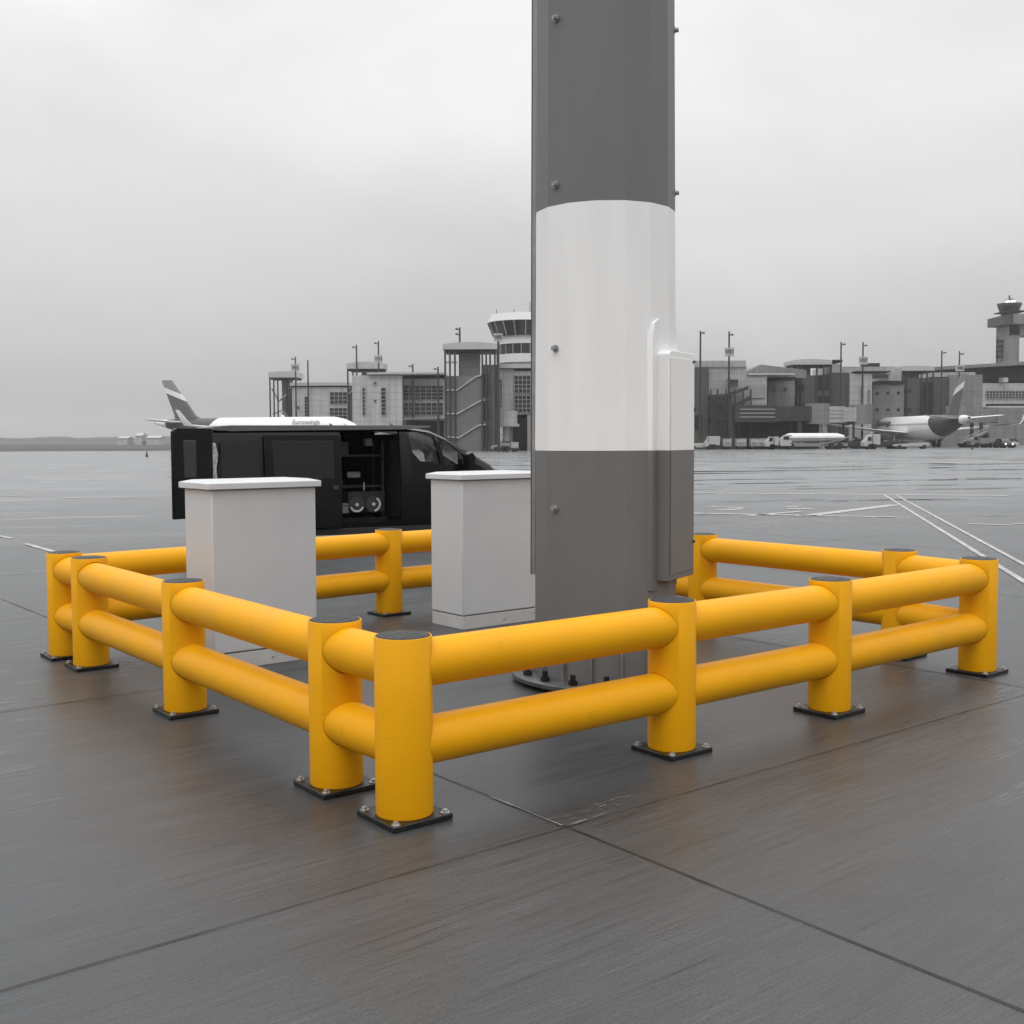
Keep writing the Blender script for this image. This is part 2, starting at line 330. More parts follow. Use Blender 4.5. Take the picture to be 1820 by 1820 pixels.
# ------------------------------------------------------------------ ground and markings
e = Vector((math.cos(E_ANG), math.sin(E_ANG), 0)); nv = Vector((-e.y, e.x, 0)); J0 = Vector((.23, 4.71, 0))
b = MB(); b.add([(-4000,-200,0),(4000,-200,0),(4000,6000,0),(-4000,6000,0)], [(0,1,2,3)])
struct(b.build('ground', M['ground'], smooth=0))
def strip(mb, a, c, w, z=.004, wob=0):
    a = Vector(a); c = Vector(c); a.z = c.z = 0; d = (c-a); ln = d.length; d.normalize(); q = Vector((-d.y, d.x, 0))
    n = max(1, int(ln/.12)) if wob else 1
    vs = []
    for i in range(n+1):
        p = a+d*ln*i/n; w1 = w*(1+wob*random.uniform(-1,1)); off = q*random.uniform(-1,1)*w*wob*.4
        vs += [p+off-q*w1/2+Vector((0,0,z)), p+off+q*w1/2+Vector((0,0,z))]
    mb.add(vs, [(2*i,2*i+2,2*i+3,2*i+1) for i in range(n)])
b = MB(); c_ = MB()
for k in range(-1, 5):
    if k == 0:
        strip(b, J0-nv*7, J0+nv*9, .009, wob=.3)
    else: strip(b, J0+e*4.1*k-nv*6, J0+e*4.1*k+nv*12, .010, wob=.3)
for k in range(0, 5):
    strip(b, J0+nv*3.72*k-e*9, J0+nv*3.72*k+e*14, .0055 if k == 0 else .008, wob=.5)
struct(b.build('slab_joints', M['joint'], smooth=0))
b = MB()
strip(b, J0+nv*.02-e*.009, J0+nv*.52-e*.009, .010, .006, wob=.6)
strip(b, J0+nv*.52-e*.006, J0+nv*1.0-e*.006, .004, .006, wob=.6)
strip(b, J0+e*.02+nv*.01, J0+e*.12+nv*.014, .010, .006, wob=.9)
for i in range(18):
    p = J0 + e*random.uniform(-.02,.45)+nv*random.uniform(0,.14); strip(b, p, p+e*random.uniform(.01,.07), .0025, .006)
struct(b.build('joint_spalling', M['joint_l'], smooth=0))
MK = M['mark']
b = MB()
def pxline(p0, p1, w): strip(b, atz(*p0), atz(*p1), w, .008, wob=0)
pxline((1200,876),(1790,881.5),.38)
pxline((1572,880),(1850,1053),.08); pxline((1592,880),(1850,1020),.07)
pxline((1200,912),(1592,919.5),.22); pxline((1425,918),(1592,897.5),.34)
pxline((1330,917),(1425,909),.22)
pxline((1720,931.5),(1800,934),.2); pxline((1800,931),(1850,931.5),.2)
pxline((1262,901),(1322,903),.25); pxline((1275,907),(1322,905),.3); pxline((1398,904.5),(1445,904),.3); pxline((1395,902),(1420,900),.2)
pxline((1340,823.5),(1345,823.6),1.3); pxline((1480,824),(1526,823.4),1.3); pxline((1655,822.5),(1800,820.5),1.3); pxline((1680,816.5),(1800,815),1.3)
pxline((-20,949.5),(22,957.5),.10); pxline((46,967),(96,981),.10)
pxline((100,884.6),(150,885.5),.25); pxline((0,881.5),(60,883),.18); pxline((200,886),(285,886.5),.16)
pxline((880,822),(915,820),.3); pxline((900,827),(945,824),.25); pxline((860,816),(940,811),.3)
for o in [b.build('ground_markings', MK, smooth=0)]: struct(o)

# far field, tree line
b = MB(); vs = []
b.add([(-900,197,.03),(-62,192,.03),(-30,330,.03),(300,620,.03),(300,2500,.03),(-2500,2500,.03),(-2500,300,.03)], [(0,1,2,3,4,5,6)])
struct(b.build('grass_field', M['grass'], smooth=0))
b = MB(); random.seed(3)
xs = [-1500+i*9 for i in range(260)]; rings = []
for x in xs:
    hgt = 8.5+2.6*noise.noise(Vector((x*.02,0,0)))+1.1*noise.noise(Vector((x*.15,3,0)))+random.uniform(-.5,.5)
    y0 = 1900+40*noise.noise(Vector((x*.01,5,0))); rings.append([Vector((x,y0-14,0)),Vector((x,y0-10,hgt*.7)),Vector((x,y0,hgt)),Vector((x,y0+12,hgt*.8)),Vector((x,y0+18,0))])
b.loft(rings); o = b.build('far_woodland', M['trees'], smooth=0); tag(o, 'low hazy band of trees along the horizon far left', 'woodland', kind='stuff')

# low pale sheds beyond the field, far left
for i, (px, w_, h_, lb) in enumerate(((218,16,4.0,'pale low shed far beyond the grass, leftmost of three'),(246,11,5.5,'small tall pale shed between two low sheds'),(272,24,4.2,'long pale low shed nearest the tail of the left airliner'))):
    q = atY(px, 790, 520); t = thing('distant_shed', lb, 'shed', (q.x,520,0), 0, 'pale sheds beyond the grass')
    b = MB(); hw = w_*520/F/2; b.box(-hw,hw,0,9,0,h_*.75); b.build('wall', M['wall_l'], t)
    b = MB(); b.loft([[Vector((x,y,z)) for y,z in ((-.4,h_*.75),(9.4,h_*.75),(4.5,h_))] for x in (-hw-.3,hw+.3)]); b.build('roof', M['roof_e'], t, smooth=0)
# haze: one closed box of faintly scattering air
b = MB(); b.box(-3000,3000,-150,3500,-1,70)
hm = bpy.data.materials.new('haze_air'); hm.use_nodes = True; ht = hm.node_tree; ht.nodes.clear()
ho = ht.nodes.new('ShaderNodeOutputMaterial'); hp = ht.nodes.new('ShaderNodeVolumePrincipled'); hp.inputs['Color'].default_value = (.97,.97,.97,1); hp.inputs['Density'].default_value = .0003; hp.inputs['Anisotropy'].default_value = .2
ht.links.new(hp.outputs[0], ho.inputs['Volume'])
o = b.build('haze', hm, smooth=0); tag(o, 'thin grey haze over the whole airfield', 'haze', kind='stuff')

# ------------------------------------------------------------------ safety barrier ring
D, H = .253, .805
PP = dict(B=(-.476,4.847), C=(.84,5.883), D=(1.912,6.725), E=(3.27,7.849), A=(-.842,5.29), I=(-1.996,6.784), J=(-3.088,8.177), K=(-3.429,8.572), H=(-1.171,10.624), F=(2.923,8.457), G=(1.694,9.966))
PP['L'] = (.42, 11.93)
PP['M'] = (-3.429+1.25, 8.572+1.14)
cen = (.0, 8.3)
bar = thing('safety_barrier', 'closed ring of yellow tubular posts and double rails around the mast and cabinets', 'barrier', (cen[0], cen[1], 0))
T = .026
def post_local():
    body = MB(); n = 48; r = D/2
    body.lathe([(r*.985,T),(r,T+.006),(r,H-.004),(r-.002,H-.001),(r-.006,H-.001),(r-.007,H-.010)], n=n)
    cap = MB(); cap.lathe([(r-.0072,H-.03),(r-.0072,H-.003),(r-.012,H+.002),(r-.04,H+.006),(.02,H+.009)], n=n)
    plate = MB(); h = .152; plate.box(-h,h,-h,h,0.001,T)
    bolts = []
    for sx in (-1,1):
        for sy in (-1,1):
            q = MB(); c = (sx*.127, sy*.127)
            q.cyl((c[0],c[1],T),(c[0],c[1],T+.004),.020,n=20); q.cyl((c[0],c[1],T+.004),(c[0],c[1],T+.014),.0135,n=6); q.cyl((c[0],c[1],T+.014),(c[0],c[1],T+.018),.0075,n=12)
            bolts.append(q)
    return body, cap, plate, bolts
proto = None; POSTS = {}
for k in 'BCDEAIJKHFGLM':
    loc = (PP[k][0]-cen[0], PP[k][1]-cen[1], 0)
    if proto is None:
        bo, ca, pl, bl = post_local()
        P = bo.build('post', M['yellow'], bar, smooth=50)
        subs = [ca.build('cap', M['cap'], P, smooth=50), pl.build('base_plate', M['black_metal'], P, bevel=.004)] + [q.build('bolt', M['zinc'], P) for q in bl]
        proto = (P, subs)
        P.location = loc; P.rotation_euler = (0,0,E_ANG)
    else:
        P = proto[0].copy(); P.data = proto[0].data.copy(); COL.objects.link(P); P.parent = bar; P.location = loc; P.rotation_euler = (0,0,E_ANG+R(random.uniform(-1.5,1.5)))
        for s_ in proto[1]:
            q = s_.copy(); COL.objects.link(q); q.parent = P
    POSTS[k] = P
seq = 'BCDEFGLHMKJIA'
RR = .1065
for i, k in enumerate(seq):            # sockets in each post, a few millimetres wider than the rails
    P = POSTS[k]; cm = MB(); c0 = Vector((*PP[k], 0))
    for k2 in (seq[i-1], seq[(i+1) % len(seq)]):
        d = (Vector((*PP[k2], 0))-c0).normalized()
        for zc in (.672, .325): cm.cyl(c0+d*.045+Vector((0,0,zc)), c0+d*.3+Vector((0,0,zc)), RR+.0020, n=40)
    me0 = P.data
    cut = cm.build('cut', M['yellow'], P, world=False, smooth=0); cut.parent = None
    bpy.context.view_layer.update()
    m_ = P.modifiers.new('b','BOOLEAN'); m_.operation = 'DIFFERENCE'; m_.solver = 'EXACT'; m_.use_self = True; m_.object = cut
    dg = bpy.context.evaluated_depsgraph_get(); me = bpy.data.meshes.new_from_object(P.evaluated_get(dg)); P.modifiers.clear(); P.data = me
    bpy.data.objects.remove(cut)
    me.polygons.foreach_set('use_smooth', [True]*len(me.polygons)); me.set_sharp_from_angle(angle=R(40))
for i, k in enumerate(seq):
    k2 = seq[(i+1) % len(seq)]
    a = Vector((*PP[k], 0)); c = Vector((*PP[k2], 0)); d = (c-a).normalized()
    for zc in (.672, .325):
        q = MB(); z = Vector((0,0,zc + random.uniform(-.003,.003)))
        a_ = a+d*.04+z; c2 = c-d*.04+z
        n_ = 14; rings = []
        x_ = Vector((-d.y,d.x,0)); y_ = Vector((0,0,1))
        for j in range(n_+1):
            p = a_.lerp(c2, j/n_)
            rings.append([p + x_*math.cos(2*math.pi*u/40)*RR + y_*math.sin(2*math.pi*u/40)*RR for u in range(40)])
        q.loft(rings)
        q.build('rail', M['yellow'], bar, world=True, smooth=50)

# ------------------------------------------------------------------ roadside style cabinets
def cabinet(loc, label):
    t = thing('equipment_cabinet', label, 'cabinet', loc, E_ANG, 'grey equipment cabinets inside the barrier')
    w, d = .83, .48
    b = MB(); b.box(.004,w-.004,.004,d-.004,.0,.115); pl = b.build('plinth', M['plinth'], t, bevel=.004)
    b = MB(); b.box(.012,w-.012,.012,d-.012,.115,.121); b.build('seal', M['seal'], t)
    # body with large front-left radius corner
    b = MB(); b.box(0,w,0,d,.121,1.30); bd = b.build('body', M['cabinet'], t, bevel=.012, seg=3)
    b = MB(); b.box(.01,w-.01,.01,d-.01,1.297,1.306); b.build('seal', M['seal'], t)
    ov = .032; b = MB(); z0, z1, z2 = 1.304, 1.348, 1.366
    b.loft([[Vector(v) for v in ((-ov,-ov,z0),(w+ov,-ov,z0),(w+ov,d+ov,z0),(-ov,d+ov,z0))], [Vector(v) for v in ((-ov,-ov,z1),(w+ov,-ov,z1),(w+ov,d+ov,z1),(-ov,d+ov,z1))],
            [Vector(v) for v in ((.04,.04,z2),(w-.04,.04,z2),(w-.04,d-.04,z2),(.04,d-.04,z2))]])
    b.build('lid', M['lid'], t, bevel=.004, seg=2)
    b = MB()
    b.cyl((w*.55,.004,.055),(w*.55,-.003,.055),.007,n=12); bq = b.build('screw', M['zinc'], pl)
    b = MB(); b.cyl((w-.03,.004,.075),(w-.03,-.003,.075),.007,n=12); b.build('screw', M['zinc'], pl)
    return t
cabinet((-2.13,7.96,0), 'pale grey cabinet with a flat lid in front of the rear of the black van')
cabinet((-.43,9.69,0), 'pale grey cabinet with a flat lid directly beside the banded mast')

# ------------------------------------------------------------------ mast
mc = Vector((.635, 7.70, 0)); MR = .484
ms = thing('floodlight_mast', 'thick dark grey and white banded many-sided steel mast bolted to the ground', 'mast', mc)
b = MB(); PH = R(-90)+R(11.25)
b.lathe([(MR*1.005,.035),(MR,1.6),(MR*.975,3.2),(MR*.945,5.5),(MR*.90,9.0)], n=16, ph=PH)
b.build('shaft', M['mast'], ms, smooth=15)
b = MB(); b.lathe([(.55,.0),(.55,.030),(.64,.034),(.64,.058),(.63,.064)], n=64); b.build('base_flange', M['flange'], ms)
for i in range(16):
    t_ = 2*math.pi*(i+.35)/16
    b = MB(); u = Vector((math.cos(t_), math.sin(t_), 0)); v = Vector((-u.y,u.x,0)); h_ = .004
    def tri(s_): return [u*(MR-.02)+v*s_+Vector((0,0,.06)), u*(MR+.035)+v*s_+Vector((0,0,.06)), u*(MR+.03)+v*s_+Vector((0,0,.26)), u*(MR-.02)+v*s_+Vector((0,0,.31))]
    b.loft([tri(-h_), tri(h_)]); b.build('gusset', M['mid_gear'], ms, smooth=0)
    t2 = 2*math.pi*(i-.15)/16; u = Vector((math.cos(t2), math.sin(t2), 0))*.565
    b = MB(); b.cyl(u+Vector((0,0,.06)), u+Vector((0,0,.092)), .030, n=6); b.cyl(u+Vector((0,0,.092)), u+Vector((0,0,.130)), .018, n=12); b.build('anchor_bolt', M['black_metal'], ms)
# vertical seam profile on the left edge
a_ = R(180-5); u = Vector((math.cos(a_), math.sin(a_), 0)); v = Vector((-u.y, u.x, 0))
for (w_, r0, r1, mm, nm) in ((.012,.0,.022,M['galv'],'cover_strip'),(.004,.02,.031,M['flange'],'cable')):
    b = MB(); z0, z1 = .72, 9.0
    def rr_(z): return MR*(1 - .1*max(0,z-1)/8)*.992
    for za, zb in ((z0,3.2),(3.2,z1)):
        A0, A1 = rr_(za), rr_(zb)
        b.hexa([u*(A0+r0)-v*w_+Vector((0,0,za)), u*(A0+r1)-v*w_+Vector((0,0,za)), u*(A0+r1)+v*w_+Vector((0,0,za)), u*(A0+r0)+v*w_+Vector((0,0,za)),
                u*(A1+r0)-v*w_+Vector((0,0,zb)), u*(A1+r1)-v*w_+Vector((0,0,zb)), u*(A1+r1)+v*w_+Vector((0,0,zb)), u*(A1+r0)+v*w_+Vector((0,0,zb))])
    b.build(nm, mm, ms, smooth=0)
# climbing step sockets
def socket(phi, z):
    u = Vector((math.cos(phi), math.sin(phi), 0)); r0 = MR*(1-.1*max(0,z-1)/8)*.985
    b = MB(); b.cyl(u*r0+Vector((0,0,z)), u*(r0+.012)+Vector((0,0,z)), .024, n=20); b.cyl(u*(r0+.012)+Vector((0,0,z)), u*(r0+.034)+Vector((0,0,z)), .015, n=16)
    b.build('step_socket', M['galv'], ms)
phiL = R(-90-47)
for py in (30, 327, 619, 904): socket(phiL, atY(983, py, 7.36).z)
phiR = R(-8)
for py in (52, 342): socket(phiR, atY(1203, py, 7.62).z)
# junction box housing on the right
nb = Vector((math.cos(R(-30)), math.sin(R(-30)), 0)); tb = Vector((-nb.y, nb.x, 0))
def rel(t, r, z): return tb*t+nb*r+Vector((0,0,z))
b = MB()
prof = [(-.155,.72),(.30,.72),(.30,2.20),(.27,2.225),(-.125,2.225),(-.155,2.20)]
b.loft([[rel(t,.30,z) for t,z in prof], [rel(t,.533,z) for t,z in prof]]); hb = b.build('junction_box', M['mast'], ms, bevel=.005, smooth=30)
b = MB(); b.loft([[rel(t,.535,z) for t,z in ((-.135,.76),(.28,.76),(.28,2.18),(-.135,2.18))],[rel(t,.538,z) for t,z in ((-.135,.76),(.28,.76),(.28,2.18),(-.135,2.18))]])
b.build('door', M['mast'], hb, bevel=.004, smooth=30)
b = MB(); prof = [(-.235,.66)]+[(-.235,2.32),(-.205,2.40),(-.14,2.43),(.10,2.43),(.165,2.40),(.195,2.32),(.195,.66)]
b.loft([[rel(t,.25,z) for t,z in prof], [rel(t,.452,z) for t,z in prof]]); b.build('door_frame', M['mast'], ms, bevel=.004, smooth=30)
for (t,z) in ((.262,2.17),(.285,1.85),(.27,.95)):
    b = MB(); b.cyl(rel(t,.537,z), rel(t,.550,z), .010, n=10); b.build('hinge_pin', M['dark_gear'], hb)

# ------------------------------------------------------------------ black van
def boolean(o, cut, op='DIFFERENCE'):
    m = o.modifiers.new('b','BOOLEAN'); m.operation = op; m.solver = 'EXACT'; m.object = cut
    dg = bpy.context.evaluated_depsgraph_get(); me = bpy.data.meshes.new_from_object(o.evaluated_get(dg)); o.modifiers.clear(); old = o.data; o.data = me; bpy.data.meshes.remove(old)
    bpy.data.objects.remove(cut)
VA = R(25)
VPs = Plane((-1.28,17.3), VA)
s_rear = VPs.sz(375, 800)[0]; s_front = s_rear+5.25
vloc = VPs.pt(s_rear, 0, 0)
van = thing('cargo_van', 'glossy black cargo van with its side door slid open and a rear door swung out', 'van', vloc, VA)
# local: x forward from rear, y = 0 near side, +y away (body from y 0 to 1.88)
def vp(px, py):
    s_, z = VPs.sz(px, py); return s_-s_rear, z
LEN = 5.25; WID = 1.88; ZT = 1.86; ZB = .30
tops = [(0,ZT-.06),(.06,ZT-.01),(.25,ZT)]+[(x,ZT+.004) for x in (1.2,2.2,2.9)]
for q in ((735,758.5),(770,764),(800,778),(830,797),(860,816),(886,832)):
    x, z = vp(*q); tops.append((x, z))
tops += [(4.95,1.08),(5.12,.86),(5.25,.62)]
def zt(x):
    for (a, za), (c, zc) in zip(tops, tops[1:]):
        if a <= x <= c: return za+(zc-za)*(x-a)/(c-a)
    return tops[-1][1]
def section(x, ins=0.0, zb=ZB):
    top = zt(x)-ins; wid = WID/2-ins
    if x > 4.6: wid -= (x-4.6)**2*.35
    cy_ = WID/2; pts = []
    zs = 1.02; belt = min(zs, top-.12)
    tum = lambda z: .0 if z < belt else .085*((z-belt)/max(.25, ZT-zs))
    prof = [(wid-.06, zb+ins), (wid-.02, zb+.10+ins), (wid, zb+.3*(belt-zb)), (wid, belt), (wid-tum(top-.14), max(belt+.01, top-.14)), (wid-tum(top)-.05, top-.045), (wid-tum(top)-.16, top-.008), (wid*.4, top+.012)]
    for w_, z in prof: pts.append(Vector((x, cy_-w_, z)))
    for w_, z in reversed(prof): pts.append(Vector((x, cy_+w_, z)))
    return pts
xs_ = sorted(set([0,.06,.25,.6,1.0,1.4,1.8,2.2,2.6,2.9]+[round(t[0],3) for t in tops]+[4.4,5.0]))
b = MB(); b.loft([section(x) for x in xs_]); body = b.build('body', M['van_black'], van, smooth=32)
def cutter(fn): c = MB(); fn(c); return c.build('cut', M['van_int'], van, smooth=0)
# hollow interior
xi = [x for x in xs_ if .0 <= x <= 4.2]
xi2 = [.05]+[x for x in xi if x > .07]
c = MB(); c.loft([section(x, .05, .42) for x in xi2]); boolean(body, c.build('cut', M['van_int'], van, smooth=0))
# rear opening (near half), sliding door opening
x0, _ = vp(607, 800); x1, _ = vp(713, 800)
_, zo0 = vp(660, 928); _, zo1 = vp(660, 767)
boolean(body, cutter(lambda c: c.box(x0, x1, -.2, .35, zo0, zo1)))
boolean(body, cutter(lambda c: c.box(-.2, .2, .09, WID-.09, .62, 1.72)))
# cab side windows (both sides)
w1 = [vp(*q) for q in ((728,769),(738,766.5),(774,773),(786,826),(748,819),(735,804))]
w2 = [vp(*q) for q in ((781,775.5),(800,786),(826,808),(830,823),(794,827))]
def prism(c, poly, y0, y1): c.loft([[Vector((x,y0,z)) for x,z in poly],[Vector((x,y1,z)) for x,z in poly]])
for w_ in (w1, w2):
    boolean(body, cutter(lambda c: prism(c, w_, -.2, WID+.2)))
# side windows in the load bay near side
wb = [vp(*q) for q in ((392,776),(462,776),(462,838),(392,838))]
for xw in (.95, 4.28):
    boolean(body, cutter(lambda c: (c.cyl((xw,-.3,.33),(xw,.28,.33),.37,n=32), c.cyl((xw,WID-.28,.33),(xw,WID+.3,.33),.37,n=32))))
me = body.data; me.materials.clear(); me.materials.append(M['van_black'])
me.polygons.foreach_set('use_smooth', [True]*len(me.polygons)); me.set_sharp_from_angle(angle=R(30))
for w_ in (w1, w2):
    for y_ in (.028+.03, WID-.05-.03):
        b = MB()
        def yt(z, y0=y_): return y0 + (.075*max(0,(z-1.1))/.75)*(1 if y0 < 1 else -1)
        b.loft([[Vector((x,yt(z),z)) for x,z in w_],[Vector((x,yt(z)+.006,z)) for x,z in w_]]); b.build('side_window', M['van_glass'], van, smooth=0)
# windscreen
b = MB(); xa, xb = vp(800,778)[0], vp(884,831)[0]
def wsp(x, w_, dz): return Vector((x, WID/2+w_, zt(x)+.012+dz))
b.loft([[wsp(xa,-.62,.0),wsp(xa,.62,.0),wsp(xa,.62,.008),wsp(xa,-.62,.008)],[wsp(xb,-.74,.0),wsp(xb,.74,.0),wsp(xb,.74,.008),wsp(xb,-.74,.008)]]); b.build('windscreen', M['van_glass'], van, smooth=0)
boolean(body, cutter(lambda c: c.hexa([(xa+.1,.42,1.2),(xb-.0,.30,.96),(xb-.0,WID-.30,.96),(xa+.1,WID-.42,1.2),(xa+.1,.42,2.2),(xb+.0,.30,zt(xb)+.3),(xb+.0,WID-.30,zt(xb)+.3),(xa+.1,WID-.42,2.2)])))
me = body.data; me.materials.clear(); me.materials.append(M['van_black']); me.polygons.foreach_set('use_smooth', [True]*len(me.polygons)); me.set_sharp_from_angle(angle=R(30))
# partition panel between cab and load bay, floor lining
b = MB(); b.box(x1+.01, x1+.05, .1, WID-.1, .45, 1.74); b.build('bulkhead', M['van_int'], van)
# slid-back door panel over the rear side
xd0, zd0 = vp(470, 840); xd1, _ = vp(606, 800)
b = MB(); b.loft([[Vector(v) for v in ((xd0,-.055,.36),(xd1,-.055,.36),(xd1,-.012,.36),(xd0,-.012,.36))],[Vector(v) for v in ((xd0,-.06,1.05),(xd1,-.06,1.05),(xd1,-.012,1.05),(xd0,-.012,1.05))],
    [Vector(v) for v in ((xd0,.0,1.74),(xd1,.0,1.74),(xd1,.05,1.74),(xd0,.05,1.74))]]); sdoor = b.build('sliding_door', M['van_black'], van, bevel=.012)
b = MB(); xw0, xw1 = xd0+.12, xd1-.12
b.loft([[Vector(v) for v in ((xw0,-.064,1.08),(xw1,-.064,1.08),(xw1,-.05,1.08),(xw0,-.05,1.08))],[Vector(v) for v in ((xw0,-.014,1.64),(xw1,-.014,1.64),(xw1,.0,1.64),(xw0,.0,1.64))]]); b.build('window', M['van_dark_glass'], sdoor, bevel=.004)
b = MB(); b.box(xd1-.14, xd1-.06, -.075, -.05, .92, .98); b.build('handle', M['dark_gear'], sdoor, bevel=.004)
# load-bay window behind the door, with frame
b = MB(); xq0, xq1 = .14, xd0-.05
b.loft([[Vector(v) for v in ((xq0,-.006,1.08),(xq1,-.006,1.08),(xq1,.01,1.08),(xq0,.01,1.08))],[Vector(v) for v in ((xq0,.056,1.66),(xq1,.056,1.66),(xq1,.075,1.66),(xq0,.075,1.66))]]); b.build('rear_side_window', M['van_dark_glass'], van, bevel=.004)
# tail lamp with corner highlight, roof highlight strip, door track
b = MB(); b.loft([[Vector(v) for v in ((-.02,-.012,z),(x_,-.012,z),(x_,.08,z),(-.02,.08,z))] for z,x_ in ((.85,.05),(1.0,.09),(1.25,.07),(1.45,.10),(1.62,.06))]); b.build('tail_lamp_highlight', pmat('tail_lamp_pale_highlight', .45, .12, var=.8, scale=14), van, bevel=.01)  # lamp widened and paled so its colour carries the corner's bright reflection
b = MB(); b.loft([[Vector((x,y,z)) for y,z in ((.078,ZT-h_),(.15,ZT-h_),(.15,ZT+t_),(.10,ZT+t_))] for x,h_,t_ in ((.05,.06,-.01),(.3,.075,.012),(1.6,.062,.014),(2.9,.05,.014),(3.35,.02,.006))]); b.build('roof_highlight_strip', M['van_roof'], van, bevel=.006)  # grey strip painted in for the sky highlight along the roof edge
b = MB(); b.box(xd0-.3,xd1+.02,-.012,.012,1.0,1.03); b.build('door_track', M['van_roof'], van)
b = MB(); b.box(.3,4.9,.02,.06,.24,.34); b.build('sill', M['rubber'], van, bevel=.01)
# rear barn doors: near one open in line with the side, far one closed
def barn(name_ang, hinge, sgn):
    dx = Vector((math.cos(name_ang), math.sin(name_ang), 0)); dn = Vector((-dx.y, dx.x, 0)); h = Vector(hinge)
    def q(a, o_, z): return h+dx*a+dn*o_*sgn+Vector((0,0,z))
    b = MB(); w_ = .70; z0, z1 = .58, 1.83
    pr = [(0,z0),(w_,z0),(w_,z1-.05),(w_-.08,z1),(0,z1)]
    b.loft([[q(a,0,z) for a,z in pr],[q(a,.05,z) for a,z in pr]]); d_ = b.build('rear_door', M['van_black'], van, bevel=.012)
    b = MB(); pr = [(.30,1.14),(w_-.18,1.14),(w_-.18,1.66),(.30,1.66)]; b.loft([[q(a,-.006,z) for a,z in pr],[q(a,.056,z) for a,z in pr]]); b.build('window', pmat('rear_door_glass', .03, .12, var=.3), d_, bevel=.01)
    b = MB(); pr = [(w_-.12,.95),(w_-.05,.95),(w_-.05,1.02),(w_-.12,1.02)]; b.loft([[q(a,-.02,z) for a,z in pr],[q(a,.0,z) for a,z in pr]]); b.build('handle', M['mid_gear'], d_)
barn(R(211), (-.01,-.03,0), 1)
barn(R(-90), (-.055,WID-.06,0), -1)
# wheels
for xw in (.95, 4.28):
    for yw in (.13, WID-.13):
        b = MB()
        sg = -1 if yw < 1 else 1
        prof = [(.20,-.10),(.31,-.105),(.335,-.07),(.335,.07),(.31,.105),(.20,.10)]
        rings = [[Vector((xw+r_*math.cos(2*math.pi*i/32), yw+o_, .335+r_*math.sin(2*math.pi*i/32))) for i in range(32)] for r_, o_ in prof]
        b.loft(rings); wh = b.build('wheel', M['rubber'], van)
        b = MB(); rings = [[Vector((xw+r_*math.cos(2*math.pi*i/24), yw+sg*o_, .335+r_*math.sin(2*math.pi*i/24))) for i in range(24)] for r_, o_ in ((.205,.06),(.205,.105),(.17,.09),(.06,.08),(.05,.10),(.01,.10))]
        b.loft(rings); b.build('rim', M['rim'], wh)
# mirror
xm, zm = vp(826, 818)
b = MB(); b.loft([[Vector((xm-.06,-.28+.02*i, zm-.13)),Vector((xm+.05,-.28+.02*i,zm-.13)),Vector((xm+.08,-.28+.02*i,zm+.05)),Vector((xm+.02,-.28+.02*i,zm+.13)),Vector((xm-.06,-.28+.02*i,zm+.1))] for i in range(10)])
b.cyl((xm+.02,-.1,zm-.08),(xm+.06,.06,zm-.14),.03,n=10); b.build('mirror', M['van_black'], van, bevel=.02, seg=3)
# seats and steering side
for ys in (.45, 1.35):
    b = MB(); b.box(3.05,3.55,ys-.25,ys+.25,.75,.92); b.loft([[Vector((3.0,ys-.24,.92)),Vector((3.14,ys-.24,.92)),Vector((3.14,ys+.24,.92)),Vector((3.0,ys+.24,.92))],[Vector((2.86,ys-.2,1.45)),Vector((2.96,ys-.2,1.45)),Vector((2.96,ys+.2,1.45)),Vector((2.86,ys+.2,1.45))]])
    b.box(2.84,2.94,ys-.12,ys+.12,1.46,1.66); b.build('seat', M['dark_gear'], van, bevel=.03)
b = MB(); b.box(3.62,4.1,.15,WID-.15,.8,1.17); b.build('dashboard', M['dark_gear'], van, bevel=.04)
b = MB(); b.cyl((2.02,.9,ZT+.012),(1.98,.9,ZT+.05),.02,.008,n=10); b.cyl((2.9,.5,ZT),(2.82,.5,ZT+.05),.012,.006,n=8); b.build('antenna', M['rubber'], van)
# things in the load bay, each standing on its floor (z .42) or on the rack
def vloc3(x, y, z): return rootmat(van) @ Vector((x, y, z))
rack = thing('equipment_rack', 'dark shelf rack inside the open side door of the van', 'rack', vloc3(x0+.05,.62,.42), VA)
rw = x1-x0-.12
for z in (.02,.5,.98):
    b = MB(); b.box(0,rw,0,.5,z,z+.02); b.build('shelf', M['dark_gear'], rack)
for x in (0,rw-.03):
    b = MB(); b.box(x,x+.03,0,.03,0,1.22); b.box(x,x+.03,.47,.5,0,1.22); b.build('upright', M['dark_gear'], rack)
def reel(px, py, label, cov):
    x, z = vp(px, py); yy = .40; r_ = .125
    t = thing('cable_reel', label, 'reel', vloc3(x, yy, z-r_), VA, 'round reels in the van doorway')
    b = MB(); 
    for o_ in (-.035,.035):
        b.loft([[Vector((r2*math.cos(2*math.pi*i/28), o_+dy, r_+r2*math.sin(2*math.pi*i/28))) for i in range(28)] for r2, dy in ((r_,-.006),(r_,.006))])
    b.build('flange', M['dark_gear'], t)
    b = MB(); a0, a1 = cov
    n_ = 16; vs = []
    for i in range(n_+1):
        aa = R(a0+(a1-a0)*i/n_); 
        for r2 in (r_*.70, r_*.92):
            for dy in (-.048,-.042): vs.append(Vector((r2*math.cos(aa), dy, r_+r2*math.sin(aa))))
    fs = []
    for i in range(n_):
        q = i*4; fs += [(q,q+4,q+6,q+2),(q+1,q+3,q+7,q+5),(q,q+1,q+5,q+4),(q+2,q+6,q+7,q+3)]
    b.add(vs, fs); b.build('reflective_rim', M['light_gear'], t, smooth=0)
    b = MB(); b.cyl((0,-.06,r_),(0,.05,r_),.026,n=16); b.build('hub', M['light_gear'], t)
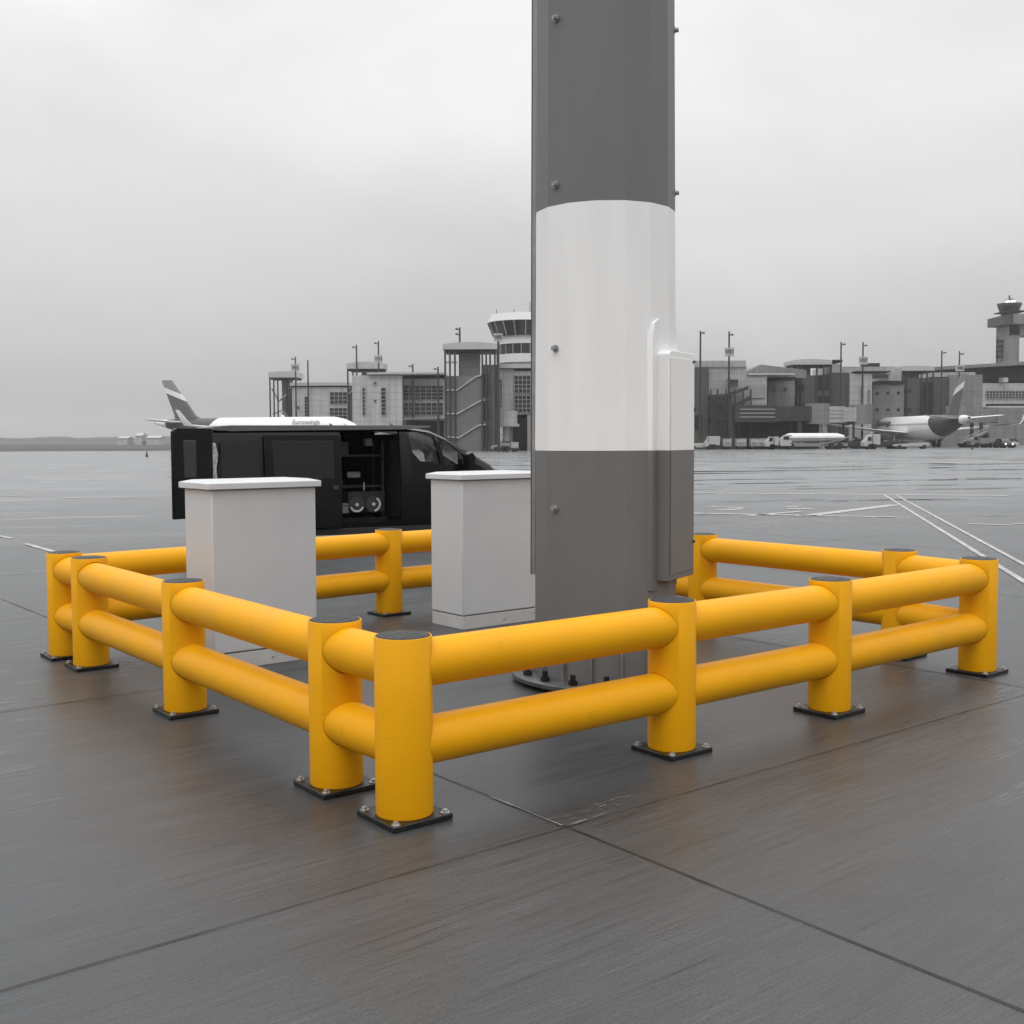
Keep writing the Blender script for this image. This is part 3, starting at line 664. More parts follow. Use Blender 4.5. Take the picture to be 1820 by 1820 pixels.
reel(647,899,'round reel with a pale lower rim, nearer the rear of the van doorway',(200,340)); reel(677,898,'round reel with a pale right rim, nearer the cab of the van doorway',(-80,60))
def crate(name, label, cat, px0, px1, py0, py1, yy, dep, mat):
    xa, za = vp(px0, py1); xb, zb = vp(px1, py0)
    t = thing(name, label, cat, vloc3(xa, yy, za), VA)
    b = MB(); b.box(0,xb-xa,0,dep,0,zb-za); b.build('case', mat, t, bevel=.008)
    b = MB(); b.box(-.006,xb-xa+.006,-.006,dep+.006,(zb-za)*.78,(zb-za)*.86); b.build('rim', M['dark_gear'], t)
    return t
crate('tool_box', 'grey wide box behind the two reels in the van doorway', 'box', 640, 706, 876, 916, .6, .3, M['dark_gear'])
crate('control_unit', 'flat grey panel box hanging on the rack above the reels', 'box', 637, 660, 840, 851, .55, .06, M['mid_gear'])
crate('storage_bin', 'small grey bin at floor level left of the reels', 'bin', 617, 630, 897, 915, .3, .2, M['mid_gear'])
crate('hanging_lamp', 'pale tapered work lamp hanging at the top of the van doorway', 'lamp', 668, 680, 779, 793, .5, .1, M['mid_gear'])
crate('first_aid_box', 'faint dark framed box on the upper shelf of the van', 'box', 612, 642, 785, 812, .65, .12, M['dark_gear'])
b = MB(); xa, za = vp(665, 858); b.cyl((0,0,0),(0,0,.13),.008,n=8)
o = b.build('upright_rod', M['light_gear']); o.location = vloc3(*((vp(665,874)[0], .5, vp(665,874)[1]))); tag(o, 'thin pale rod standing upright above the two reels', 'rod')

# ------------------------------------------------------------------ terminal buildings
def FB(P, mb, px0, px1, y0, y1, o0, o1, ref=None):
    ref = (px0+px1)/2 if ref is None else ref
    u0 = P.sz(px0, y0)[0]; u1 = P.sz(px1, y0)[0]
    mb.pbox(P, u0, u1, o0, o1, P.sz(ref, y1)[1] if y1 < 900 else 0, P.sz(ref, y0)[1])
def FP(Y): return Plane((0,Y), 0.0)      # a face turned to the apron at distance Y
PL1, PA, PL2, PB, PB2, PL3, PC = FP(228), FP(224), FP(206), FP(190), FP(192), FP(160), FP(168)
PR0, PRa, PRs, PRb, PT1, PRc, PRd, PT2, PRe = FP(180), FP(181), FP(178), FP(190), FP(200), FP(203), FP(212), FP(218), FP(226)
BASE = 999
def part(P, parent, name, mat, lst, sub=None, **k):
    mb = MB()
    for a in lst: FB(P, mb, *a)
    return mb.build(name, mat, parent, world=True, smooth=0, **k)
def window(P, parent, px0, px1, y0, y1, nx, ny, off=.15, mw=.10):
    w = part(P, parent, 'window', M['win_b'], [(px0,px1,y0,y1,off-.3,off)])
    mb = MB(); u0 = P.sz(px0,y0)[0]; u1 = P.sz(px1,y0)[0]; r_ = (px0+px1)/2; z1 = P.sz(r_,y0)[1]; z0 = P.sz(r_,y1)[1]
    if u0 > u1: u0, u1 = u1, u0
    for i in range(nx+1):
        u = u0+(u1-u0)*i/nx; mb.pbox(P,u-mw/2,u+mw/2,off,off+.08,z0,z1)
    for j in range(ny+1):
        z = z0+(z1-z0)*j/ny; mb.pbox(P,u0,u1,off+.01,off+.09,z-mw/2,z+mw/2)
    mb.build('window_frame', M['mull'], w, world=True, smooth=0); return w
def bars(P, parent, name, mat, pxs, y0, y1, off, w=.22):
    for px in pxs:
        mb = MB(); u, z1 = P.sz(px, y0); z0 = P.sz(px, y1)[1] if y1 < 900 else 0
        mb.pbox(P, u-w/2, u+w/2, off-w/2, off+w/2, z0, z1); mb.build(name, mat, parent, world=True, smooth=0)
def line3(P, mb, pts, off, w=.18, dep=1.6):
    q = [P.sz(*p) for p in pts]
    for (u0,z0),(u1,z1) in zip(q, q[1:]):
        if u0 > u1: u0, z0, u1, z1 = u1, z1, u0, z0
        mb.hexa([P.pt(u0,off,z0-w),P.pt(u1,off,z1-w),P.pt(u1,off-dep,z1-w),P.pt(u0,off-dep,z0-w),P.pt(u0,off,z0),P.pt(u1,off,z1),P.pt(u1,off-dep,z1),P.pt(u0,off-dep,z0)])
def cap_roof(P, parent, px0, px1, ymid, yend, y1, o0, o1):
    """stair tower canopy with a slightly arched top"""
    u0 = P.sz(px0,yend)[0]; u1 = P.sz(px1,yend)[0]; r_ = (px0+px1)/2
    zb = P.sz(r_,y1)[1]; zm = P.sz(r_,ymid)[1]; ze = P.sz(r_,yend)[1]; lo, hi = min(u0,u1), max(u0,u1); n_ = 10; mb = MB()
    rings = []
    for i in range(n_+1):
        f = i/n_; u = lo+(hi-lo)*f; z = ze+(zm-ze)*(1-(2*f-1)**2)
        rings.append([P.pt(u,o1,zb),P.pt(u,o0,zb),P.pt(u,o0,z),P.pt(u,o1,z)])
    mb.loft(rings); c = mb.build('roof', M['roof_e'], parent, world=True, smooth=0)
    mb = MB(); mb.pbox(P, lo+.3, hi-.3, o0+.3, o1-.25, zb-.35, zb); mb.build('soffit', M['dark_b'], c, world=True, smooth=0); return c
# --- left pier
tl = thing('terminal_pier', 'grey terminal pier with window grids and two low wings left of the mast', 'building', PA.pt(30,-6,0))
part(PA, tl, 'wall', M['wall_l'], [(519,619,688,BASE,-14,0)])
part(PA, tl, 'roof', M['roof_e'], [(516,622,680,685.5,-15,.6)])
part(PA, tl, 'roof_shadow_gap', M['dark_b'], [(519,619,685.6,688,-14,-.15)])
window(PA, tl, 586.5, 617, 697, 718, 4, 3); window(PA, tl, 586.5, 617, 725, 745, 4, 3)
window(PA, tl, 541.5, 547.5, 705, 752, 1, 8); window(PA, tl, 528, 532, 722, 727, 1, 1)
part(PB, tl, 'wall', M['wall_l'], [(628,716,668,BASE,-12,1.6,672)])
part(PB2, tl, 'wall', M['wall_l'], [(716,792,673.5,BASE,-12,.8)])
part(PB, tl, 'roof', M['roof_e'], [(655,792,663,666.5,-13,2.4,720)])
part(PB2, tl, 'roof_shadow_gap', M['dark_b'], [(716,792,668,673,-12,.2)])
window(PB2, tl, 717.5, 788, 686, 711, 7, 4, off=.95); window(PB2, tl, 717.5, 788, 716, 738, 7, 3, off=.95)
window(PB, tl, 646.5, 651, 690, 738, 1, 7, off=1.75); window(PB, tl, 679.5, 687.5, 690, 738, 1, 7, off=1.75)
for y in (680, 711): window(PB, tl, 667, 671, y, y+4, 1, 1, off=1.75)
part(PB2, tl, 'canopy', M['wall_m'], [(722,792,744,746.5,0,5)])
part(PB2, tl, 'recess', M['dark_b'], [(724,790,749,BASE,0,.95)])
# right stretch behind the mast
part(PC, tl, 'wall', M['wall_l'], [(884,1010,656,737,-12,.5,915)])
part(PC, tl, 'roof', M['roof_e'], [(884,1012,648,655,-13,1.2,915)])
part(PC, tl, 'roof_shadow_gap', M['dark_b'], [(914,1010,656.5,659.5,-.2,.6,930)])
window(PC, tl, 914, 1000, 668, 699, 12, 4, off=.65); window(PC, tl, 914, 1000, 703, 733, 12, 4, off=.65)
window(PC, tl, 888.5, 892, 675, 725, 1, 7, off=.65)
part(PC, tl, 'recess', M['dark_b'], [(905,1010,737.5,BASE,-10,-.5,930)])
for px in (898, 908, 940, 960): bars(PC, tl, 'column', M['mull'], [px], 738, BASE, .6, .5)
# rotunda
q = PC.pt(PC.sz(899,742)[0], 2.2, 0)
mb = MB(); zt0, zt1 = PC.sz(899,754)[1], PC.sz(899,731)[1]; mb.cyl((q.x,q.y,zt0),(q.x,q.y,zt1),1.7,n=24); mb.cyl((q.x,q.y,zt0-.4),(q.x,q.y,zt0),2.0,n=24); mb.cyl((q.x,q.y,0),(q.x,q.y,zt0-.4),.45,n=12); mb.build('rotunda', M['wall_l'], tl, world=True)
# --- stair towers as parts of the same pier
def stair_tower(P, label, px0, px1, cap, cols, core, mesh_, flights, dark=None, mats=M['mesh_b']):
    c = P.pt(P.sz((px0+px1)/2, 780)[0], 0, 0)
    t = thing('stair_tower', label, 'tower', c, 0, 'open stair towers along the terminal piers')
    cap_roof(P, t, px0, px1, *cap, -5.5, .3)
    bars(P, t, 'column', M['frame_b'], cols, cap[2], BASE, 0, .26)
    if core: part(P, t, 'core_wall', M['wall_m'], [(core[0],core[1],cap[2]+.5,BASE,-4.5,-2.0)])
    if mesh_:
        for (a, b_, y0) in mesh_: part(P, t, 'mesh_screen', mats, [(a,b_,y0,BASE,-.3,-.18)])
    mb = MB()
    for f in flights: line3(P, mb, f, .1)
    if flights: mb.build('stair_flight', M['wall_l'], t, world=True, smooth=0)
    if dark: part(P, t, 'stairwell', M['dark_b'], [(a,b_,y0,y1,-.2,-.1) for a,b_,y0,y1 in dark])
    return t
stair_tower(PL1, 'slim open stair tower at the far left end of the pier', 477, 530, (660,662,671), (479.5,486.5,493.5,514,519,526), (497,511), [], [[(482,690),(494,712),(510,700)],[(484,735),(500,728),(512,740)],[(512,690),(526,683)]], dark=[(508,512,675,760)])
stair_tower(PL2, 'low open stair tower behind the second wing of the pier', 616, 683, (643,646,655.5), (618,627,676,681), (640,661), [(618,630,690)], [[(618,700),(630,690)]])
stair_tower(PL3, 'tall stair tower with pale stair flights left of the round control tower', 787, 885, (608,611.5,621), (791,799.5,808.5,857,864,871,879.5,884), (816,852), [(790,858,668),(858,885,648)],
    [[(794,692),(812,692),(846,668),(858,665)],[(794,734),(813,734),(856,710),(862,710)],[(796,775),(815,777),(850,755),(864,753)],[(790,642),(812,642)]], mats=M['mesh_l'], dark=[(856,868,664,706),(856,868,712,748),(856,868,755,795)])
# --- right pier
tr = thing('terminal_pier', 'darker grey terminal pier with round windows right of the mast', 'building', PR0.pt(0,-6,0))
part(PR0, tr, 'wall', M['wall_d'], [(1205,1258,653,BASE,-14,1.0,1240)])  # left-facing side of the pier, its shading put into the dark colour
part(PRa, tr, 'wall', M['wall_r'], [(1258,1325,651,BASE,-14,.9,1262)])
part(PR0, tr, 'parapet', M['wall_r'], [(1205,1325,641,652.5,-14,.2,1300)])
part(PRa, tr, 'wall', M['wall_r'], [(1325,1362,668,BASE,-14,.6)])
part(PR0, tr, 'recess', M['dark_b'], [(1205,1245,738,764,0,1.1,1235)])
mb = MB()
u0,_ = PRa.sz(1325,660); u1,_ = PRc.sz(1410,660); um,_ = PRb.sz(1361,660); zr = PRb.sz(1361,645)[1]; ze0 = PRa.sz(1325,659)[1]; ze1 = PRb.sz(1405,655)[1]; zb_ = PRb.sz(1361,670)[1]
mb.loft([[PRb.pt(u,-o_,zb_), PRb.pt(u,-o_,z)] + [PRb.pt(u,-o_-18,z), PRb.pt(u,-o_-18,zb_)] for u,z,o_ in ((u0,ze0,4),((u0+um)/2,(ze0+zr)/2-.4,4),(um,zr,4),((u1+um)/2,(ze1+zr)/2,4),(u1,ze1,4))])
mb.build('gable_roof', M['wall_m'], tr, world=True, smooth=0)
part(PRa, tr, 'roof', M['roof_e'], [(1327,1410,664,667,-14,1,1365)])
part(PRb, tr, 'wall', M['wall_m'], [(1361,1408,678,BASE,-10,1.8)])
part(PRb, tr, 'roof_edge', M['dark_b'], [(1374,1408,671,674.5,-9,2.2)])
part(PRb, tr, 'wall', M['wall_r'], [(1374,1408,675,678,-9,1.0)])
window(PRa, tr, 1322, 1358, 687, 705, 6, 1, off=.75, mw=.5); window(PRa, tr, 1322, 1358, 720, 736, 6, 1, off=.75, mw=.5)
def porthole(px, py, off):
    Q = PRb if px < 1450 else PRd
    u, z = Q.sz(px, py); mb = MB(); a = Q.pt(u, off, z); mb.cyl(a-Q.n*.1, a+Q.n*.05, .30, n=16); mb.build('porthole', M['win_b'], tr, world=True)
for px, py in ((1372,694),(1391,693),(1372,726.5),(1390,726)): porthole(px, py, 1.8)
part(PRc, tr, 'wall', M['wall_d'], [(1476,1506,663,BASE,-10,1.0)])  # another left-facing side, shaded by its darker colour
part(PRc, tr, 'wall', M['wall_r'], [(1506,1545,665,BASE,-10,1.6)])
part(PRc, tr, 'parapet', M['wall_r'], [(1476,1594,651,664,-12,-1,1530)])
part(PRc, tr, 'penthouse', M['wall_r'], [(1474,1493,648,663,-9,1.2)])
part(PRc, tr, 'roof_edge', M['dark_b'], [(1516,1577,660.5,663,-4,2.0),(1476,1493,640.5,645,-4,1.6)])
window(PRc, tr, 1540, 1576, 666, 674, 8, 1, off=1.0)
window(PRc, tr, 1524.5, 1528.5, 687, 748, 1, 10, off=1.75); window(PRc, tr, 1538, 1540.5, 694, 748, 1, 10, off=1.75)
part(PRd, tr, 'wall', M['wall_m'], [(1545,1600,687,BASE,-8,2.0)])
part(PRd, tr, 'roof_edge', M['dark_b'], [(1553,1600,678,683.5,-8,2.4)])
part(PRd, tr, 'wall', M['wall_r'], [(1577,1600,655,678,-9,.8),(1553,1600,684,687,-8,1.6)])
for px, py in ((1553,700),(1572,699),(1590,699),(1553,729),(1572,729),(1590,729)): porthole(px, py, 2.0)
part(PRe, tr, 'wall', M['wall_d'], [(1655,1682,672,BASE,-10,1.2)])  # left-facing side here too, shade painted as dark cladding
part(PRe, tr, 'wall', M['wall_m'], [(1682,1740,667,BASE,-10,1.8)])
part(PRe, tr, 'parapet', M['wall_r'], [(1655,1732,662,670,-11,.4)])
part(PRd, tr, 'air_handler', M['dark_b'], [(1547,1570,644,653,-6,-2)])
part(PRa, tr, 'base_storey', M['dark_b'], [(1262,1450,742,BASE,1.2,2.0,1340)])
part(PRd, tr, 'base_storey', M['wall_m'], [(1545,1700,745,BASE,1.2,1.9,1600)])
# scaffold stairs at the left end
st = thing('fire_stair', 'dark steel fire stair zigzagging down beside the slatted windows', 'stair', PRa.pt(PRa.sz(1300,780)[0],3,0))
mb = MB()
for f in ([(1262,702),(1290,700),(1330,686)],[(1275,716),(1300,722),(1335,704)],[(1262,745),(1290,740),(1332,722)],[(1290,700),(1312,735)],[(1262,702),(1290,730)]): line3(PRs, mb, f, .2, .55, 1.6)
mb.build('flight', M['frame_b'], st, world=True, smooth=0)
bars(PRs, st, 'post', M['frame_b'], (1263,1275,1290,1306,1320,1334), 692, BASE, .2, .22)
part(PRs, st, 'screen', M['dark_bridge'], [(1262,1300,702,BASE,-.1,.0),(1300,1318,726,BASE,-.1,.0)]); part(PRa, st, 'door_hood', M['mull'], [(1290,1308,674,676,1,2.4),(1290,1291.5,676,686,1,2.4),(1306.5,1308,676,686,1,2.4)])
stair_tower(PT1, 'meshed stair tower with a pale flat canopy above round windows', 1406, 1478, (638,641,648), (1408,1417,1424,1452,1464,1477), (1424,1446), [(1408,1478,667)], [], dark=[(1452,1474,668,694),(1452,1474,704,728),(1418,1430,683,694),(1418,1430,717,728)])
stair_tower(PT2, 'meshed stair tower nearest the parked aircraft tail', 1594, 1660, (650,652,659), (1596,1604,1612,1638,1648,1659), (1610,1640), [(1596,1659,672)], [], dark=[(1640,1657,680,742),(1608,1620,692,698),(1608,1620,725,732)])
# --- large hall on the right
PH_ = Plane(( (1740-910)/F*246, 246), R(6))
hl = thing('terminal_hall', 'large hall with a dark overhanging roof at the right edge', 'building', PH_.pt(10,-20,0))
part(PH_, hl, 'upper_wall', M['dark_b'], [(1672,1990,654,678,-40,-1,1790)])
mb = MB(); u = [PH_.sz(px,650)[0] for px in (1655,1820,1990)]; zz = [PH_.sz(1655,653)[1], PH_.sz(1820,643)[1], PH_.sz(1820,640)[1]]
mb.loft([[PH_.pt(a,2,z-.7),PH_.pt(a,2,z),PH_.pt(a,-45,z+1.5),PH_.pt(a,-45,z-.7)] for a,z in zip(u,zz)]); mb.build('roof', M['wall_m'], hl, world=True, smooth=0)
part(PH_, hl, 'wall', M['wall_l'], [(1744,1990,681,BASE,-30,0,1800)]); part(PH_, hl, 'recess', M['dark_b'], [(1733,1744,683,BASE,-20,-1)])
window(PH_, hl, 1752, 1900, 695, 708.5, 26, 3, mw=.14)
part(PH_, hl, 'ledge', M['dark_b'], [(1752,1900,718,721.5,0,1.2,1790)])
part(PH_, hl, 'ledge', M['white_b'], [(1745,1900,722.5,724.5,0,2.2,1790)])
part(PH_, hl, 'annex', M['wall_m'], [(1728,1900,728,BASE,1,6,1790)])
part(PH_, hl, 'rooftop_unit', M['roof_e'], [(1775,1783,672,680,0,2)])
# --- round control tower behind the mast
RT = 188; rc = atY(934, 700, RT); rt = thing('control_tower', 'round white control tower with two dark glass bands beside the mast', 'tower', (rc.x, RT, 0))
def rz(py, px=934): return atY(px, py, RT-3).z
def rad(px): return (934-px)/F*RT
def cone(y0, r0, y1, r1, mat, nm, n=20):
    b = MB(); b.lathe([(r1, rz(y1)), (r0, rz(y0))], n=n); return b.build(nm, mat, rt, smooth=25)
cone(557.5, rad(873), 571.5, rad(866.5), M['white_b'], 'fascia', 32)
b = MB(); b.lathe([(rad(873)*.95, rz(558)), (.1, rz(553.5))], n=32); b.build('roof', M['wall_m'], rt)
cab = cone(571.5, rad(868), 597, rad(878.5), M['win_b'], 'cab_glazing', 20)
for i in range(20):
    t_ = 2*math.pi*i/20; u = Vector((math.cos(t_), math.sin(t_), 0)); b = MB(); b.cyl(u*(rad(868)+.03)+Vector((0,0,rz(571.5))), u*(rad(878.5)+.03)+Vector((0,0,rz(597))), .10, n=6); b.build('mullion', M['mull'], cab)
cone(597, rad(884), 611, rad(884), M['white_b'], 'band', 32)
lw = cone(611, rad(886), 629, rad(886), M['win_b'], 'lower_glazing', 20)
for i in range(20):
    t_ = 2*math.pi*(i+.5)/20; u = Vector((math.cos(t_), math.sin(t_), 0)); b = MB(); b.cyl(u*(rad(886)+.03)+Vector((0,0,rz(611))), u*(rad(886)+.03)+Vector((0,0,rz(629))), .08, n=6); b.build('mullion', M['mull'], lw)
cone(629, rad(885), 644, rad(885), M['white_b'], 'band', 32)
b = MB(); b.lathe([(rad(889), 0), (rad(889), rz(644))], n=24); b.build('shaft', M['wall_l'], rt)
for dx in (-50, -20, 8): 
    b = MB(); x = dx/F*RT; b.cyl((x,-2,rz(560)), (x,-2,rz(548 if dx < 0 else 535)), .05, n=6); b.build('antenna', M['frame_b'], rt)
# --- tall tower far right
TT = 330; tq = atY(1791, 700, TT); tt = thing('control_tower', 'tall slender control tower with a flared cab on the far right skyline', 'tower', (tq.x, TT, 0))
def tz(py): return atY(1791, py, TT).z
def tx(px): return (px-1791)/F*TT
b = MB(); b.lathe([(tx(1804),tz(561)),(tx(1806),tz(557)),(tx(1811.5),tz(541)),(tx(1811.5),tz(539.5))], n=16); cb = b.build('cab', M['wall_d'], tt, smooth=25)
b = MB(); b.lathe([(tx(1806.5),tz(556)),(tx(1811),tz(543))], n=16); b.build('glazing', M['win_b'], cb, smooth=20)
b = MB(); b.box(tx(1770),tx(1808),-6,2.6,tz(555.5),tz(557)); b.build('gallery', M['dark_b'], tt)
b = MB(); b.box(tx(1765.5),tx(1783),-5,5,tz(579.5),tz(564)); b.build('lower_block', M['wall_d'], tt)
b = MB(); b.box(tx(1783),tx(1880),-6,6,tz(579),tz(561.5)); b.build('lower_block', M['wall_m'], tt)
b = MB(); b.box(tx(1781),tx(1870),-4,4,tz(598),tz(580)); b.build('cross_beam', M['wall_m'], tt)
b = MB(); b.box(tx(1779),tx(1799),-4,4,0,tz(580)); b.build('shaft', M['wall_m'], tt)
b = MB(); b.box(tx(1804.5),tx(1806.5),-1,1,0,tz(598)); b.build('column', M['wall_d'], tt)
b = MB(); b.box(tx(1771),tx(1771.8),-.5,.5,0,tz(600)); 
for i in range(4): b.box(tx(1771),tx(1779),-1,1,tz(609+9*i),tz(604+9*i))
b.build('outer_stair', M['frame_b'], tt)
b = MB(); b.cyl((0,0,tz(541)),(0,0,tz(525)),.25,n=6); b.cyl((-1.2,0,tz(534)),(1.2,0,tz(531)),.15,n=6); b.build('antenna', M['frame_b'], tt)
for px in (1787,1796):
    b = MB(); b.lathe([(.1,tz(540)),(.62,tz(538)),(.62,tz(535.5)),(.1,tz(534))], c=(tx(px),-.5,0), n=12); b.build('lamp', M['lamp'], tt)

# ------------------------------------------------------------------ lamp poles
def lamp_pole(px, ytop, Y, armdir, label, sign=None, arms=((5,),), gnum=0):
    q = atY(px, ytop, Y); t = thing('light_pole', label, 'pole', (q.x, Y, 0), 0, 'tall light poles along the terminal')
    s_ = Y/F
    b = MB(); b.cyl((0,0,0),(0,0,q.z),.20,.13,n=10); b.build('pole', M['frame_b'], t)
    for (dy,) in arms:
        b = MB(); z = q.z-dy*s_; b.cyl((0,0,z),(armdir*3.5*s_,0,z),.06,n=6); b.build('arm', M['frame_b'], t)
        b = MB(); b.loft([[Vector((armdir*x*s_, y_, z+dz)) for y_, dz in ((-w_,.0),(w_,.0),(w_*.7,.22),(-w_*.7,.22))] for x, w_ in ((3,.25),(5,.4),(7.5,.25))]); b.build('lamp_head', M['dark_gear'], t)
    if sign:
        txt, y0, y1, hw = sign; z0 = atY(px,y1,Y).z; z1 = atY(px,y0,Y).z; w_ = hw*s_
        b = MB(); b.box(-w_,w_,-.35,-.15,z0,z1); sg = b.build('stand_sign', M['wall_l'], t)
        text_mesh(txt, (z1-z0)*.62, M['ink'], 'lettering', sg, Matrix.Translation(t.location+Vector((0,-.37,(z0+z1)/2))) @ Matrix.Rotation(R(90),4,'X'), bold=.02)
    return t
lamp_pole(525, 634, 222, -1, 'sign pole standing before the leftmost stair tower', ('V01',647,660,7.2))
lamp_pole(547, 640, 214, 1, 'plain short pole above the leftmost low wing', arms=())
lamp_pole(633.5, 613, 205, -1, 'light pole rising above the second stair tower without a sign')
lamp_pole(672.5, 606, 200, -1, 'sign pole just right of the second stair tower', ('V03',631,645,7.5))
lamp_pole(733.5, 647, 190, -1, 'short lamp pole above the window grid roof, the left one of two')
lamp_pole(778.5, 652, 186, -1, 'shortest lamp pole on the roof close to the tall stair tower')
lamp_pole(817, 582, 163, -1, 'pole with two lamp arms above the tall stair tower', arms=((4,),(13,)))
lamp_pole(885.5, 596, 152, -1, 'sign pole in front of the round control tower', ('V05',593,607,8), arms=())
lamp_pole(1245, 588, 176, 1, 'tall plain light pole first right of the mast')
lamp_pole(1296, 589, 178, 1, 'tall light pole with a sign board second right of the mast', ('V06',618,633.5,8.2), arms=((7,),))
lamp_pole(1495, 608, 196, 1, 'plain light pole right of the meshed stair tower')
lamp_pole(1534, 608, 198, 1, 'sign pole beside the dark rooftop unit', ('V07',634,648,7.6), arms=((7,),))
lamp_pole(1674, 623, 216, 1, 'plain light pole left of the pair above the aircraft tail')
lamp_pole(1705.5, 624, 218, 1, 'sign pole directly above the aircraft tail', ('V08',649,660,7.4), arms=((6,),))

# ------------------------------------------------------------------ aircraft
def fin_mat(nm, invert=False):
    m = bpy.data.materials.new(nm); m.use_nodes = True; t = m.node_tree; b = t.nodes['Principled BSDF']; nn = t.nodes.new
    tcn = nn('ShaderNodeTexCoord'); sx = nn('ShaderNodeSeparateXYZ'); t.links.new(tcn.outputs['Object'], sx.inputs[0])
    # pale sweep across the fin: band in (z + 0.45 x)
    a = nn('ShaderNodeMath'); a.operation = 'MULTIPLY_ADD'; a.inputs[1].default_value = .38; t.links.new(sx.outputs[0], a.inputs[0]); t.links.new(sx.outputs[2], a.inputs[2])
    r = nn('ShaderNodeValToRGB'); mr_ = nn('ShaderNodeMapRange'); mr_.inputs[1].default_value = -10; mr_.inputs[2].default_value = 2
    t.links.new(a.outputs[0], mr_.inputs[0]); t.links.new(mr_.outputs[0], r.inputs[0]); r.color_ramp.interpolation = 'CONSTANT'
    el = r.color_ramp.elements; el[0].position = 0; el[0].color = g(.11); el[1].position = FSW[0]; el[1].color = g(.72)
    e2 = el.new(FSW[1]); e2.color = g(.24); t.links.new(r.outputs[0], b.inputs['Base Color']); b.inputs['Roughness'].default_value = .35
    return m
FSW = (.515, .585)
M['fin'] = fin_mat('aircraft_fin_livery')
def fus_mat():
    m = bpy.data.materials.new('aircraft_fuselage_livery'); m.use_nodes = True; t = m.node_tree; b = t.nodes['Principled BSDF']; nn = t.nodes.new
    tcn = nn('ShaderNodeTexCoord'); sx = nn('ShaderNodeSeparateXYZ'); t.links.new(tcn.outputs['Object'], sx.inputs[0])
    a = nn('ShaderNodeMath'); a.operation = 'MULTIPLY_ADD'; a.inputs[1].default_value = -.9; t.links.new(sx.outputs[2], a.inputs[0]); t.links.new(sx.outputs[0], a.inputs[2])   # x - .9 z
    c = nn('ShaderNodeMath'); c.operation = 'LESS_THAN'; c.inputs[1].default_value = -30.3; t.links.new(a.outputs[0], c.inputs[0])
    d = nn('ShaderNodeMath'); d.operation = 'GREATER_THAN'; d.inputs[1].default_value = -35.3; t.links.new(sx.outputs[0], d.inputs[0])
    k = nn('ShaderNodeMath'); k.operation = 'MULTIPLY'; t.links.new(c.outputs[0], k.inputs[0]); t.links.new(d.outputs[0], k.inputs[1])
    # window row
    w = nn('ShaderNodeMath'); w.operation = 'COMPARE'; w.inputs[1].default_value = 3.95; w.inputs[2].default_value = .15; t.links.new(sx.outputs[2], w.inputs[0])
    fr = nn('ShaderNodeMath'); fr.operation = 'PINGPONG'; fr.inputs[1].default_value = .27; t.links.new(sx.outputs[0], fr.inputs[0])
    f2 = nn('ShaderNodeMath'); f2.operation = 'GREATER_THAN'; f2.inputs[1].default_value = .13; t.links.new(fr.outputs[0], f2.inputs[0])
    x1_ = nn('ShaderNodeMath'); x1_.operation = 'LESS_THAN'; x1_.inputs[1].default_value = -5; t.links.new(sx.outputs[0], x1_.inputs[0])
    x2_ = nn('ShaderNodeMath'); x2_.operation = 'GREATER_THAN'; x2_.inputs[1].default_value = -30; t.links.new(sx.outputs[0], x2_.inputs[0])
    def mul(p, q_):
        n_ = nn('ShaderNodeMath'); n_.operation = 'MULTIPLY'; t.links.new(p.outputs[0], n_.inputs[0]); t.links.new(q_.outputs[0], n_.inputs[1]); return n_
    win = mul(mul(w, f2), mul(x1_, x2_))
    tot = nn('ShaderNodeMath'); tot.operation = 'MAXIMUM'; t.links.new(k.outputs[0], tot.inputs[0]); t.links.new(win.outputs[0], tot.inputs[1])
    mi = nn('ShaderNodeMix'); mi.data_type = 'FLOAT'; mi.inputs[2].default_value = .78; mi.inputs[3].default_value = .05; t.links.new(tot.outputs[0], mi.inputs[0]); t.links.new(mi.outputs[0], b.inputs['Base Color']); b.inputs['Roughness'].default_value = .32
    return m
M['fus'] = fus_mat()
